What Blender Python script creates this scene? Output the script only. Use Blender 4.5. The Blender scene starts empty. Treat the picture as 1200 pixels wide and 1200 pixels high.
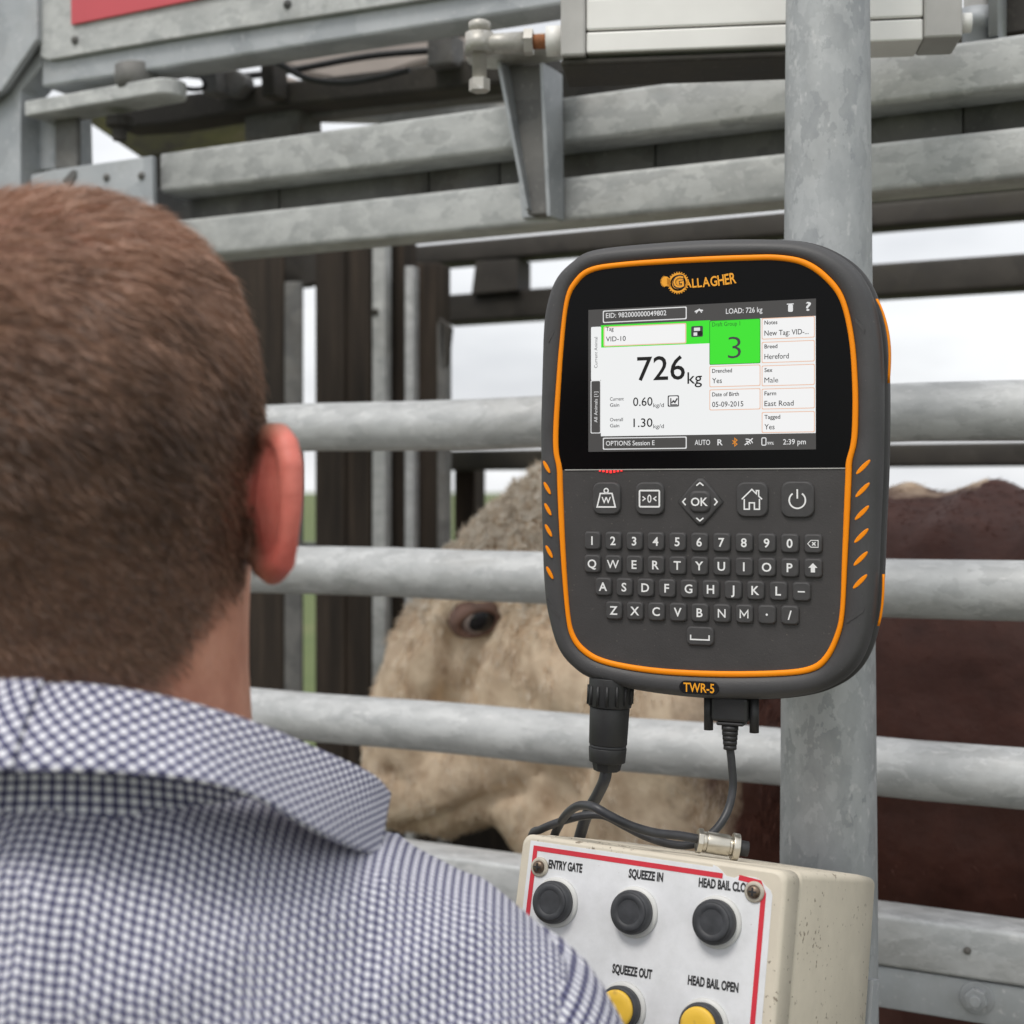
import bpy, bmesh, math, random
import numpy as np
from mathutils import Vector, Matrix, noise as mnoise
random.seed(7); RNG = np.random.default_rng(7)
R = math.radians
SC = bpy.context.scene
COL = SC.collection

# ------------------------------------------------------------------ camera, sky, sun, exposure
EYE_H = 1.63            # camera height
FPX = 1667.0            # 50 mm on a 36 mm sensor, in photo pixels
HOR = 576.0             # photo row of the horizon
cam_d = bpy.data.cameras.new('camera'); cam = bpy.data.objects.new('camera', cam_d); COL.objects.link(cam)
cam.location = (0, 0, EYE_H); cam.rotation_euler = (R(90), 0, 0)
cam_d.lens = 50; cam_d.sensor_width = 36; cam_d.shift_y = -(600 - HOR) / 1200
cam_d.clip_start = 0.02; cam_d.clip_end = 4000
cam_d.dof.use_dof = True; cam_d.dof.focus_distance = 0.90; cam_d.dof.aperture_fstop = 7.8
SC.camera = cam

SUN_EL, SUN_AZ = 58, 215         # sun above and behind the camera, a little to the left
w = bpy.data.worlds.new('World'); SC.world = w; w.use_nodes = True
nt = w.node_tree; nt.nodes.clear()
sky = nt.nodes.new('ShaderNodeTexSky'); sky.sky_type = 'NISHITA'; sky.sun_disc = False
sky.sun_elevation = R(SUN_EL); sky.sun_rotation = R(SUN_AZ); sky.dust_density = 3.0; sky.air_density = 1.0
tc = nt.nodes.new('ShaderNodeTexCoord'); mp = nt.nodes.new('ShaderNodeMapping'); mp.inputs['Scale'].default_value = (1, 1, 3.2)
nz = nt.nodes.new('ShaderNodeTexNoise'); nz.inputs['Scale'].default_value = 2.6; nz.inputs['Detail'].default_value = 6
cr = nt.nodes.new('ShaderNodeValToRGB')
cr.color_ramp.elements[0].position = 0.34; cr.color_ramp.elements[0].color = (7.0, 7.15, 7.45, 1)
cr.color_ramp.elements[1].position = 0.58; cr.color_ramp.elements[1].color = (10.4, 10.5, 10.6, 1)
mx = nt.nodes.new('ShaderNodeMix'); mx.data_type = 'RGBA'; mx.inputs['Factor'].default_value = 0.88
bg = nt.nodes.new('ShaderNodeBackground'); bg.inputs['Strength'].default_value = 0.10
out = nt.nodes.new('ShaderNodeOutputWorld')
L = nt.links.new
L(tc.outputs['Generated'], mp.inputs['Vector']); L(mp.outputs[0], nz.inputs['Vector']); L(nz.outputs['Fac'], cr.inputs['Fac'])
L(sky.outputs[0], mx.inputs['A']); L(cr.outputs['Color'], mx.inputs['B']); L(mx.outputs['Result'], bg.inputs['Color']); L(bg.outputs[0], out.inputs[0])
sun_d = bpy.data.lights.new('sun', 'SUN'); sun_d.energy = 1.5; sun_d.angle = R(18); sun_d.color = (1.0, 0.96, 0.9)
sun = bpy.data.objects.new('sun', sun_d); COL.objects.link(sun)
az = R(SUN_AZ); el = R(SUN_EL)
sdir = Vector((math.sin(az) * math.cos(el), math.cos(az) * math.cos(el), math.sin(el)))
sun.rotation_euler = sdir.to_track_quat('Z', 'Y').to_euler()
SC.view_settings.view_transform = 'Standard'; SC.view_settings.look = 'None'
SC.view_settings.exposure = 0.18; SC.view_settings.gamma = 1.0
SC.cycles.max_bounces = 5; SC.cycles.use_denoising = True

# ------------------------------------------------------------------ materials
MATS = {}
class NT:
    def __init__(s, name):
        s.m = bpy.data.materials.new(name); s.m.use_nodes = True
        s.t = s.m.node_tree; s.b = s.t.nodes['Principled BSDF']; MATS[name] = s.m
    def n(s, typ, **kw):
        x = s.t.nodes.new('ShaderNode' + typ)
        for k, v in kw.items():
            if k in x.inputs: x.inputs[k].default_value = v
            else: setattr(x, k, v)
        return x
    def l(s, a, b): s.t.links.new(a, b)
    def coord(s, kind='Object', scale=(1, 1, 1)):
        c = s.n('TexCoord'); m = s.n('Mapping'); m.inputs['Scale'].default_value = scale
        s.l(c.outputs[kind], m.inputs['Vector']); return m.outputs[0]
    def ramp(s, fac, stops):
        r = s.n('ValToRGB'); e = r.color_ramp.elements
        while len(e) < len(stops): e.new(0.5)
        for el_, (p, c) in zip(e, stops):
            el_.position = p; el_.color = (*c, 1) if len(c) == 3 else c
        s.l(fac, r.inputs['Fac']); return r.outputs['Color']
    def mix(s, fac, a, b, blend='MIX'):
        m = s.n('Mix', data_type='RGBA', blend_type=blend)
        for key, v in (('Factor', fac), ('A', a), ('B', b)):
            inp = m.inputs[key] if key == 'Factor' else [i for i in m.inputs if i.name == key and i.type == 'RGBA'][0]
            if isinstance(v, (int, float)): inp.default_value = v
            elif isinstance(v, tuple): inp.default_value = (*v, 1) if len(v) == 3 else v
            else: s.l(v, inp)
        return [o for o in m.outputs if o.type == 'RGBA'][0]
    def math(s, op, a, b=0.0, c=0.0):
        m = s.n('Math', operation=op)
        for i, v in enumerate((a, b, c)):
            if isinstance(v, (int, float)): m.inputs[i].default_value = v
            else: s.l(v, m.inputs[i])
        return m.outputs[0]
    def bump(s, h, strength=0.3, dist=0.001):
        b = s.n('Bump'); b.inputs['Strength'].default_value = strength; b.inputs['Distance'].default_value = dist
        s.l(h, b.inputs['Height']); s.l(b.outputs[0], s.b.inputs['Normal'])
    def set(s, **kw):
        for k, v in kw.items():
            k = k.replace('_', ' ')
            if isinstance(v, (int, float)): s.b.inputs[k].default_value = v
            elif isinstance(v, tuple): s.b.inputs[k].default_value = (*v, 1) if (len(v) == 3 and s.b.inputs[k].type == 'RGBA') else v
            else: s.l(v, s.b.inputs[k])
        return s.m

def galv(name, lo, hi, scale=22, metallic=0.35, rough=0.5, stain=0.5, stretch=(1, 1, 1), warm=(0.20, 0.175, 0.14), spg=0.30):
    k = NT(name); v = k.coord('Object', stretch)
    n1 = k.n('TexNoise', Scale=scale * 0.8, Detail=6.0, Roughness=0.6); k.l(v, n1.inputs['Vector'])
    dist = k.mix(0.045, v, n1.outputs['Color'], 'ADD')
    vo = k.n('TexVoronoi', Scale=scale, feature='F1'); k.l(dist, vo.inputs['Vector'])
    sep = k.n('SeparateColor'); k.l(vo.outputs['Color'], sep.inputs[0])
    f = k.math('ADD', k.math('MULTIPLY', sep.outputs[0], spg), k.math('MULTIPLY', n1.outputs['Fac'], 1.05 - spg))
    c = k.ramp(f, [(0.20, lo), (0.80, hi)])
    n2 = k.n('TexNoise', Scale=7.0, Detail=8.0, Roughness=0.7); k.l(v, n2.inputs['Vector'])
    st = k.ramp(n2.outputs['Fac'], [(0.52, (0, 0, 0)), (0.75, (stain,) * 3)])
    c = k.mix(st, c, warm)
    n3 = k.n('TexNoise', Scale=160.0, Detail=3.0); k.l(v, n3.inputs['Vector'])
    wh = k.ramp(n3.outputs['Fac'], [(0.61, (0, 0, 0)), (0.72, (0.5,) * 3)])
    c = k.mix(wh, c, tuple(min(.66, x * 1.35) for x in hi))
    rr = k.n('MapRange'); rr.inputs['To Min'].default_value = rough - 0.12; rr.inputs['To Max'].default_value = rough + 0.14
    k.l(f, rr.inputs['Value'])
    k.bump(n3.outputs['Fac'], 0.12, 0.0006)
    return k.set(Base_Color=c, Metallic=metallic, Roughness=rr.outputs[0])

def plain(name, col, rough=0.5, metallic=0.0, var=0.15, scale=30, bump=0.0, coat=0.0, spec=0.5, bscale=400):
    k = NT(name); v = k.coord()
    n1 = k.n('TexNoise', Scale=float(scale), Detail=5.0); k.l(v, n1.inputs['Vector'])
    lo = tuple(x * (1 - var) for x in col); hi = tuple(min(1, x * (1 + var)) for x in col)
    c = k.ramp(n1.outputs['Fac'], [(0.3, lo), (0.7, hi)])
    if bump:
        n2 = k.n('TexNoise', Scale=float(bscale), Detail=3.0); k.l(v, n2.inputs['Vector']); k.bump(n2.outputs['Fac'], bump, 0.0006)
    return k.set(Base_Color=c, Roughness=rough, Metallic=metallic, Coat_Weight=coat, Specular_IOR_Level=spec)

def glow(name, col, strength=0.9, rough=0.25):
    k = NT(name); strength *= 0.84
    return k.set(Base_Color=(0.01, 0.01, 0.01), Roughness=rough, Emission_Color=col, Emission_Strength=strength, Specular_IOR_Level=0.08)

galv('galv_rail', (0.34, 0.35, 0.355), (0.60, 0.61, 0.615), 85, 0.15, 0.56, 0.38, (0.5, 1, 1), spg=0.27)
galv('galv_beam', (0.33, 0.34, 0.34), (0.60, 0.61, 0.60), 75, 0.12, 0.6, 0.5, (0.6, 1, 1), spg=0.30)
galv('galv_pole', (0.27, 0.285, 0.30), (0.49, 0.505, 0.515), 78, 0.2, 0.54, 0.2, (1, 1, 0.6), spg=0.34)
galv('galv_plate', (0.30, 0.32, 0.34), (0.50, 0.52, 0.54), 20, 0.35, 0.55, 0.30)
galv('galv_old_dark', (0.10, 0.10, 0.10), (0.22, 0.215, 0.205), 30, 0.2, 0.65, 0.7, warm=(0.09, 0.07, 0.05))
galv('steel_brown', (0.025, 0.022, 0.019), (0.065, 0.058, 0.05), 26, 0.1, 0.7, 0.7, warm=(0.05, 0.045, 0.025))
galv('pin_steel', (0.34, 0.33, 0.30), (0.58, 0.56, 0.52), 60, 0.3, 0.45, 0.55, warm=(0.30, 0.21, 0.14))

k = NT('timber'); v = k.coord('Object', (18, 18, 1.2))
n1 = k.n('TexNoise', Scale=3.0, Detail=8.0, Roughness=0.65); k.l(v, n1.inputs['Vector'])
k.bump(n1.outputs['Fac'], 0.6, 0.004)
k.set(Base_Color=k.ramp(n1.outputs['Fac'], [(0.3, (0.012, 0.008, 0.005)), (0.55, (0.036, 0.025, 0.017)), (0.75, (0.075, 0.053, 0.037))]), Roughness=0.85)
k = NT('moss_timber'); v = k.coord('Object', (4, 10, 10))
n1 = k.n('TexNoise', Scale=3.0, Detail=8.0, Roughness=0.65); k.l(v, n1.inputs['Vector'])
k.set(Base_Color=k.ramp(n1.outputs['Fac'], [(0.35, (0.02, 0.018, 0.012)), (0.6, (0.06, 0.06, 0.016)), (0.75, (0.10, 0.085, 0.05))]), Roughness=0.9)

def dusty(name, col, rough):
    k = NT(name); v = k.coord(); n1 = k.n('TexNoise', Scale=24.0, Detail=8.0, Roughness=0.7); k.l(v, n1.inputs['Vector']); n2 = k.n('TexNoise', Scale=900.0, Detail=3.0); k.l(v, n2.inputs['Vector']); n3 = k.n('TexNoise', Scale=500.0, Detail=2.0); k.l(v, n3.inputs['Vector'])
    c = k.ramp(n1.outputs['Fac'], [(0.3, tuple(x * .9 for x in col)), (0.72, tuple(x * 1.28 for x in col))])
    c = k.mix(k.ramp(n3.outputs['Fac'], [(0.70, (0, 0, 0)), (0.76, (0.35,) * 3)]), c, (0.20, 0.18, 0.155))
    rr = k.n('MapRange'); rr.inputs['To Min'].default_value = rough - .12; rr.inputs['To Max'].default_value = rough + .12; k.l(n1.outputs['Fac'], rr.inputs['Value'])
    k.bump(n2.outputs['Fac'], 0.2, 0.0006); return k.set(Base_Color=c, Roughness=rr.outputs[0])
dusty('housing', (0.052, 0.051, 0.053), 0.52); dusty('keypad', (0.045, 0.042, 0.042), 0.60)
plain('key_rubber', (0.054, 0.052, 0.053), 0.58, 0, 0.1, 200, 0.1)
plain('orange_trim', (1.0, 0.29, 0.003), 0.45, 0, 0.04, 20, spec=0.25)
plain('black_glass', (0.004, 0.004, 0.0045), 0.22, 0, 0.0, 10, spec=0.10)
plain('legend_white', (0.85, 0.85, 0.85), 0.5, 0, 0.03)
plain('logo_orange', (0.95, 0.40, 0.02), 0.4, 0, 0.06)
plain('badge_black', (0.006, 0.006, 0.006), 0.25)
plain('cable_black', (0.035, 0.036, 0.04), 0.42, 0, 0.3, 90, 0.1)
plain('plug_black', (0.020, 0.020, 0.021), 0.5, 0, 0.2, 60, 0.2)
plain('nickel', (0.55, 0.52, 0.45), 0.28, 0.9, 0.12, 60)
plain('print_black', (0.02, 0.02, 0.022), 0.6)
plain('print_red', (0.62, 0.03, 0.05), 0.5, 0, 0.1)
plain('button_black', (0.040, 0.042, 0.047), 0.55, 0, 0.35, 120, 0.15)
plain('ring_white', (0.62, 0.62, 0.60), 0.4, 0, 0.08)
plain('washer', (0.50, 0.46, 0.38), 0.5, 0.1, 0.2, 150)
plain('screw', (0.16, 0.12, 0.09), 0.4, 0.8, 0.5, 300)
plain('alu_white', (0.84, 0.83, 0.80), 0.5, 0.05, 0.07, 12, 0.05)
plain('alu_grey', (0.46, 0.45, 0.43), 0.5, 0.2, 0.12, 25, 0.1)
plain('groove_dark', (0.05, 0.045, 0.04), 0.8)
plain('beige_panel', (0.50, 0.44, 0.40), 0.7, 0, 0.12, 14)
plain('sign_red', (0.62, 0.09, 0.11), 0.5, 0, 0.06, 8)
plain('rust', (0.30, 0.12, 0.05), 0.8, 0, 0.3, 120)
plain('trousers', (0.03, 0.032, 0.05), 0.9, 0, 0.2, 40, 0.3)
plain('boot', (0.05, 0.03, 0.02), 0.6, 0, 0.3, 60, 0.2)
plain('rubber_mat', (0.03, 0.028, 0.026), 0.85, 0, 0.3, 30, 0.4)

def beige_paint(name, base):
    k = NT(name); v = k.coord()
    n1 = k.n('TexNoise', Scale=22.0, Detail=8.0, Roughness=0.7); k.l(v, n1.inputs['Vector'])
    c = k.ramp(n1.outputs['Fac'], [(0.3, tuple(x * 0.86 for x in base)), (0.65, base)])
    n2 = k.n('TexNoise', Scale=260.0, Detail=4.0); k.l(v, n2.inputs['Vector'])
    n4 = k.n('TexNoise', Scale=14.0, Detail=2.0); k.l(v, n4.inputs['Vector'])
    sp = k.math('MULTIPLY', n2.outputs['Fac'], k.math('ADD', k.math('MULTIPLY', n4.outputs['Fac'], 0.9), 0.60))
    d = k.ramp(sp, [(0.685, (0, 0, 0)), (0.73, (0.8,) * 3)])
    c = k.mix(d, c, (0.17, 0.13, 0.09))
    k.bump(n2.outputs['Fac'], 0.1, 0.0006)
    return k.set(Base_Color=c, Roughness=0.5)
beige_paint('box_beige', (0.66, 0.60, 0.49))
k = NT('sticker'); v = k.coord()
n1 = k.n('TexNoise', Scale=30.0, Detail=7.0, Roughness=0.7); k.l(v, n1.inputs['Vector'])
n2 = k.n('TexNoise', Scale=300.0, Detail=2.0); k.l(v, n2.inputs['Vector'])
c = k.ramp(n1.outputs['Fac'], [(0.3, (0.66, 0.67, 0.68)), (0.6, (0.78, 0.79, 0.81))])
k.set(Base_Color=k.mix(k.ramp(n2.outputs['Fac'], [(0.75, (0, 0, 0)), (0.80, (0.5,) * 3)]), c, (0.3, 0.24, 0.17)), Roughness=0.4)
k = NT('button_yellow'); v = k.coord()
n1 = k.n('TexNoise', Scale=70.0, Detail=6.0); k.l(v, n1.inputs['Vector'])
k.set(Base_Color=k.mix(k.ramp(n1.outputs['Fac'], [(0.60, (0, 0, 0)), (0.72, (0.7,) * 3)]), (0.80, 0.50, 0.05), (0.22, 0.12, 0.05)), Roughness=0.5)

# ------------------------------------------------------------------ mesh helpers
def link_mesh(name, me, mat, parent=None, smooth=False, bevel=0.0, seg=2):
    o = bpy.data.objects.new(name, me); COL.objects.link(o)
    if mat is not None and not me.materials: me.materials.append(MATS[mat] if isinstance(mat, str) else mat)
    if parent is not None: o.parent = parent
    if smooth:
        me.polygons.foreach_set('use_smooth', [True] * len(me.polygons))
    if bevel:
        b = o.modifiers.new('bevel', 'BEVEL'); b.width = bevel; b.segments = seg; b.limit_method = 'ANGLE'; b.angle_limit = R(35)
    return o
class MB:
    def __init__(s): s.v = []; s.f = []; s.sm = []
    def add(s, vs, fs, smooth=False):
        b = len(s.v); s.v += [tuple(p) for p in vs]
        for f in fs: s.f.append([b + i for i in f]); s.sm.append(smooth)
        return s
    def box(s, x0, x1, y0, y1, z0, z1):
        vs = [(x, y, z) for z in (z0, z1) for x, y in ((x0, y0), (x1, y0), (x1, y1), (x0, y1))]
        return s.add(vs, [(3, 2, 1, 0), (4, 5, 6, 7), (0, 1, 5, 4), (1, 2, 6, 5), (2, 3, 7, 6), (3, 0, 4, 7)])
    def loops(s, loops, close=True, cap0=True, cap1=True, smooth=True):
        n = len(loops[0]); vs = [p for l in loops for p in l]; fs = []
        for i in range(len(loops) - 1):
            for j in range(n if close else n - 1):
                k2 = (j + 1) % n
                fs.append((i * n + j, i * n + k2, (i + 1) * n + k2, (i + 1) * n + j))
        b = len(s.v); s.v += [tuple(p) for p in vs]
        for f in fs: s.f.append([b + i for i in f]); s.sm.append(smooth)
        if cap0: s.f.append([b + j for j in range(n)][::-1]); s.sm.append(False)
        if cap1: s.f.append([b + (len(loops) - 1) * n + j for j in range(n)]); s.sm.append(False)
        return s
    def tube(s, pts, rad, n=12, smooth=True, cap=True):
        pts = [Vector(p) for p in pts]; rads = rad if isinstance(rad, (list, tuple)) else [rad] * len(pts)
        up = None; lp = []
        for i, p in enumerate(pts):
            t = (pts[min(i + 1, len(pts) - 1)] - pts[max(i - 1, 0)]).normalized()
            if up is None:
                up = Vector((0, 0, 1)) if abs(t.z) < 0.9 else Vector((1, 0, 0))
            a = t.cross(up).normalized(); b = a.cross(t).normalized(); up = b
            lp.append([p + (a * math.cos(q) + b * math.sin(q)) * rads[i] for q in [2 * math.pi * j / n for j in range(n)]])
        return s.loops(lp, True, cap, cap, smooth)
    def prism(s, poly, ax, lo, hi):
        """polygon extruded along axis ax (0,1,2) from lo to hi; poly is 2-D in the other two axes"""
        def P(p, q):
            r = list(p); r.insert(ax, q); return tuple(r)
        n = len(poly)
        return s.add([P(p, lo) for p in poly] + [P(p, hi) for p in poly],
                     [tuple(range(n))[::-1], tuple(range(n, 2 * n))] + [(j, (j + 1) % n, n + (j + 1) % n, n + j) for j in range(n)])
    def lathe(s, prof, o=(0, 0, 0), axis=2, n=32, smooth=True):
        lp = []
        for r, z in prof:
            l = []
            for j in range(n):
                q = 2 * math.pi * j / n; c = [r * math.cos(q), r * math.sin(q)]; c.insert(axis, z)
                l.append((c[0] + o[0], c[1] + o[1], c[2] + o[2]))
            lp.append(l)
        return s.loops(lp, True, True, True, smooth)
    def build(s, name, mat, parent=None, bevel=0.0, seg=2):
        me = bpy.data.meshes.new(name); me.from_pydata(s.v, [], s.f)
        me.polygons.foreach_set('use_smooth', s.sm); me.update()
        bm = bmesh.new(); bm.from_mesh(me); bmesh.ops.recalc_face_normals(bm, faces=bm.faces); bm.to_mesh(me); bm.free()
        return link_mesh(name, me, mat, parent, False, bevel, seg)
def empty(name, loc=(0, 0, 0), rot=None, mat=None):
    o = bpy.data.objects.new(name, None); COL.objects.link(o); o.empty_display_size = 0.1
    if mat is not None: o.matrix_world = mat
    else:
        o.location = loc
        if rot: o.rotation_euler = rot
    return o
def tag(o, label, cat, group=None):
    o['label'] = label; o['category'] = cat
    if group: o['group'] = group
    return o
def kind(o, k_): o['kind'] = k_; return o
def rrect(cx, cy, wx, wy, r, n=5):
    pts = []
    for sx, sy, a0 in ((1, 1, 0), (-1, 1, 90), (-1, -1, 180), (1, -1, 270)):
        for i in range(n + 1):
            a = R(a0 + 90 * i / n)
            pts.append((cx + sx * (wx / 2 - r) + r * math.cos(a), cy + sy * (wy / 2 - r) + r * math.sin(a)))
    return pts
def catmull(pts, m=8):
    P = [Vector(p) for p in pts]; P = [2 * P[0] - P[1]] + P + [2 * P[-1] - P[-2]]; o_ = []
    for i in range(1, len(P) - 2):
        for j in range(m):
            t = j / m; a, b, c, d = P[i - 1:i + 3]
            o_.append(0.5 * ((2 * b) + (c - a) * t + (2 * a - 5 * b + 4 * c - d) * t * t + (3 * b - a - 3 * c + d) * t ** 3))
    o_.append(P[-2]); return o_
def world_at(px, py, z):
    return Vector(((px - 600) / FPX * z, z, EYE_H + (HOR - py) / FPX * z))

_txt = {}
def text_data(s, bold=0.0):
    key = (s, bold)
    if key not in _txt:
        cu = bpy.data.curves.new('t', 'FONT'); cu.body = s; cu.size = 1.0; cu.offset = bold; cu.resolution_u = 3
        ob = bpy.data.objects.new('t', cu); COL.objects.link(ob)
        dg = bpy.context.evaluated_depsgraph_get()
        me = bpy.data.meshes.new_from_object(ob.evaluated_get(dg))
        bpy.data.objects.remove(ob); bpy.data.curves.remove(cu)
        v_ = np.empty(len(me.vertices) * 3); me.vertices.foreach_get('co', v_); v_ = v_.reshape(-1, 3)
        _txt[key] = (v_, [tuple(p.vertices) for p in me.polygons]); bpy.data.meshes.remove(me)
    return _txt[key]
def cap_h():
    v_, _ = text_data('H'); return v_[:, 1].max()
def text_part(name, s, x0, x1, yb, cap, z, mat, parent, bold=0.0, rot=0.0, center=None):
    """flat lettering: left x0, right x1, baseline yb, cap height, in the parent's own plane"""
    v_, f_ = text_data(s, bold); v_ = v_.copy(); CH = cap_h()
    xm, xM = v_[:, 0].min(), v_[:, 0].max()
    sy = cap / CH; sx = (x1 - x0) / (xM - xm) if x1 is not None else sy
    v_[:, 0] = (v_[:, 0] - xm) * sx; v_[:, 1] *= sy
    if center: x0 = x0 - v_[:, 0].max() / 2
    if rot:
        c_, s_ = math.cos(rot), math.sin(rot); v_[:, 0], v_[:, 1] = v_[:, 0] * c_ - v_[:, 1] * s_, v_[:, 0] * s_ + v_[:, 1] * c_
    v_[:, 0] += x0; v_[:, 1] += yb; v_[:, 2] = z
    me = bpy.data.meshes.new(name); me.from_pydata(v_.tolist(), [], f_)
    return link_mesh(name, me, mat, parent)
def stroke(mb, pts, wd, z, closed=False):
    """flat outline of constant width through 2-D points"""
    P = [Vector(p) for p in pts]; n = len(P); A = []; B = []
    for i in range(n):
        a = P[(i - 1) % n] if (closed or i > 0) else None; c_ = P[(i + 1) % n] if (closed or i < n - 1) else None
        d1 = (P[i] - a).normalized() if a is not None else None; d2 = (c_ - P[i]).normalized() if c_ is not None else None
        if d1 is None: d1 = d2
        if d2 is None: d2 = d1
        n1_, n2_ = Vector((-d1.y, d1.x)), Vector((-d2.y, d2.x)); m = (n1_ + n2_)
        if m.length < 1e-6: m = n1_
        m.normalize(); sc = min(2.0, 1 / max(0.3, m.dot(n1_)))
        A.append(P[i] + m * wd / 2 * sc); B.append(P[i] - m * wd / 2 * sc)
    vs = [(p.x, p.y, z) for p in A] + [(p.x, p.y, z) for p in B]
    fs = [(i, (i + 1) % n, n + (i + 1) % n, n + i) for i in range(n if closed else n - 1)]
    return mb.add(vs, fs)
def arc(cx, cy, r, a0, a1, n=20):
    return [(cx + r * math.cos(R(a0 + (a1 - a0) * i / n)), cy + r * math.sin(R(a0 + (a1 - a0) * i / n))) for i in range(n + 1)]

# ------------------------------------------------------------------ the cattle crush's own frame: s along the rails (to the left, away), w towards the camera, h up
FD = Vector((-0.890, 0.455)).normalized(); FN = Vector((-FD.y, FD.x)); FO = Vector((0.428, 1.19))
FANG = math.atan2(FD.y, FD.x)
def fl(px, py, wv=0.0):
    u, v_ = (px - 600) / FPX, (HOR - py) / FPX
    t = (wv + FO.dot(FN)) / (u * FN.x + FN.y)
    P = Vector((u * t, t)) - FO
    return P.dot(FD), EYE_H + v_ * t
def fe(name): return empty(name, (FO.x, FO.y, 0), (0, 0, FANG))
def plate_px(name, pts, wv, th, mat, parent, bevel=0.0015):
    poly = [fl(x, y, wv) for x, y in pts]
    mb = MB(); n = len(poly)
    mb.add([(s_, wv, h_) for s_, h_ in poly] + [(s_, wv - th, h_) for s_, h_ in poly],
           [tuple(range(n)), tuple(range(n, 2 * n))[::-1]] + [(j, (j + 1) % n, n + (j + 1) % n, n + j) for j in range(n)])
    return mb.build(name, mat, parent, bevel)
def bar(name, s0, s1, h0, h1, w0, w1, mat, parent, r=0.005):
    lp = []
    prof = rrect((w0 + w1) / 2, (h0 + h1) / 2, abs(w1 - w0), h1 - h0, r, 3)
    for s_ in (s0, s1): lp.append([(s_, a, b) for a, b in prof])
    return MB().loops(lp).build(name, mat, parent)
def post(name, s0, s1, w0, w1, h0, h1, mat, parent, r=0.004):
    prof = rrect((s0 + s1) / 2, (w0 + w1) / 2, abs(s1 - s0), abs(w1 - w0), r, 3)
    return MB().loops([[(a, b, h_) for a, b in prof] for h_ in (h0, h1)]).build(name, mat, parent)
def bolt_head(name, s_, w_, h_, r, mat, parent, sub=None):
    mb = MB(); hexa = [(s_ + r * math.cos(R(60 * i + 15)), h_ + r * math.sin(R(60 * i + 15))) for i in range(6)]
    cir = [(s_ + 1.45 * r * math.cos(R(15 * i)), h_ + 1.45 * r * math.sin(R(15 * i))) for i in range(24)]
    for poly, a, b in ((cir, w_ - 0.001, w_ + 0.002), (hexa, w_ + 0.0021, w_ + 0.002 + r * 0.7)):
        mb.prism(poly, 1, a, b)
    mb.prism([(s_ + 0.5 * r * math.cos(R(30 * i)), h_ + 0.5 * r * math.sin(R(30 * i))) for i in range(12)], 1, w_ + 0.002 + r * 0.7, w_ + 0.002 + r * 1.15)
    return mb.build(name, mat, parent, 0.0006)

# ================================================================== SETTING
k = NT('grass'); v = k.coord('Object')
n1 = k.n('TexNoise', Scale=0.6, Detail=10.0, Roughness=0.7); k.l(v, n1.inputs['Vector'])
n2 = k.n('TexNoise', Scale=30.0, Detail=6.0); k.l(v, n2.inputs['Vector'])
k.bump(n2.outputs['Fac'], 0.8, 0.03)
k.set(Base_Color=k.ramp(n1.outputs['Fac'], [(0.35, (0.07, 0.11, 0.03)), (0.55, (0.12, 0.15, 0.05)), (0.7, (0.2, 0.17, 0.09))]), Roughness=0.95)
k = NT('concrete'); v = k.coord('Object')
n1 = k.n('TexNoise', Scale=3.0, Detail=10.0, Roughness=0.7); k.l(v, n1.inputs['Vector'])
n2 = k.n('TexNoise', Scale=60.0, Detail=6.0); k.l(v, n2.inputs['Vector']); k.bump(n2.outputs['Fac'], 0.4, 0.004)
k.set(Base_Color=k.ramp(n1.outputs['Fac'], [(0.3, (0.07, 0.06, 0.048)), (0.7, (0.17, 0.155, 0.13))]), Roughness=0.9)
N = 48; vs = []; fs = []
for i in range(N + 1):
    for j in range(N + 1):
        x = (i / N * 2 - 1); y = (j / N * 2 - 1)
        x = math.copysign(abs(x) ** 3, x) * 1800; y = math.copysign(abs(y) ** 3, y) * 1800
        d = math.hypot(x, y); vs.append((x, y, 0 if d < 25 else mnoise.noise((x * .01, y * .01, 0)) * min(1.0, (d - 25) / 100)))
for i in range(N):
    for j in range(N):
        a = i * (N + 1) + j; fs.append((a, a + N + 1, a + N + 2, a + 1))
kind(MB().add(vs, fs, True).build('ground', 'grass'), 'structure')
kind(MB().box(-3.5, 3.5, -2.5, 5.5, 0.004, 0.03).build('concrete_yard', 'concrete'), 'structure')

# ================================================================== NEAR SIDE OF THE CRUSH
cr_ = tag(fe('cattle_crush_side'), 'galvanised near side of the cattle crush with round rails and square top beams', 'cattle crush')
S0, S1 = -0.62, 1.50
for h_ in (EYE_H + 0.068, EYE_H - 0.084, EYE_H - 0.240):
    pts = [(S0 + (S1 - S0) * i / 24, 0, h_ + 0.0008 * math.sin(i * 1.7 + h_ * 30)) for i in range(25)]
    MB().tube(pts, 0.0256, 28).build('round_rail', 'galv_rail', cr_)
hb = EYE_H - 0.364
bar('bottom_rail', S0, S1, hb - 0.044, hb, 0.022, -0.026, 'galv_rail', cr_, 0.004)
fr_ = bar('bottom_flange', S0, S1, hb - 0.081, hb - 0.0455, 0.018, 0.008, 'galv_plate', cr_, 0.0015)
sb, hbolt = fl(1145, 1170, 0.02)
bolt_head('bolt', sb, 0.018, hbolt, 0.0095, 'galv_plate', fr_)
bolt_head('rivet', fl(1134, 1114, .022)[0], 0.0215, fl(1134, 1114, .022)[1], 0.0022, 'galv_old_dark', cr_)
for s_ in (S0 - 0.03, S1 + 0.03):
    post('end_post', s_ - 0.04, s_ + 0.04, -0.04, 0.04, 0.02, 2.02, 'galv_beam', cr_)
hA0, hA1, hB0, hB1 = EYE_H + 0.339, EYE_H + 0.384, EYE_H + 0.263, EYE_H + 0.306
sL = fl(188, 200)[0]
bar('top_beam', S0 - .02, sL, hA0, hA1, 0.0, -0.05, 'galv_beam', cr_)
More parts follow.
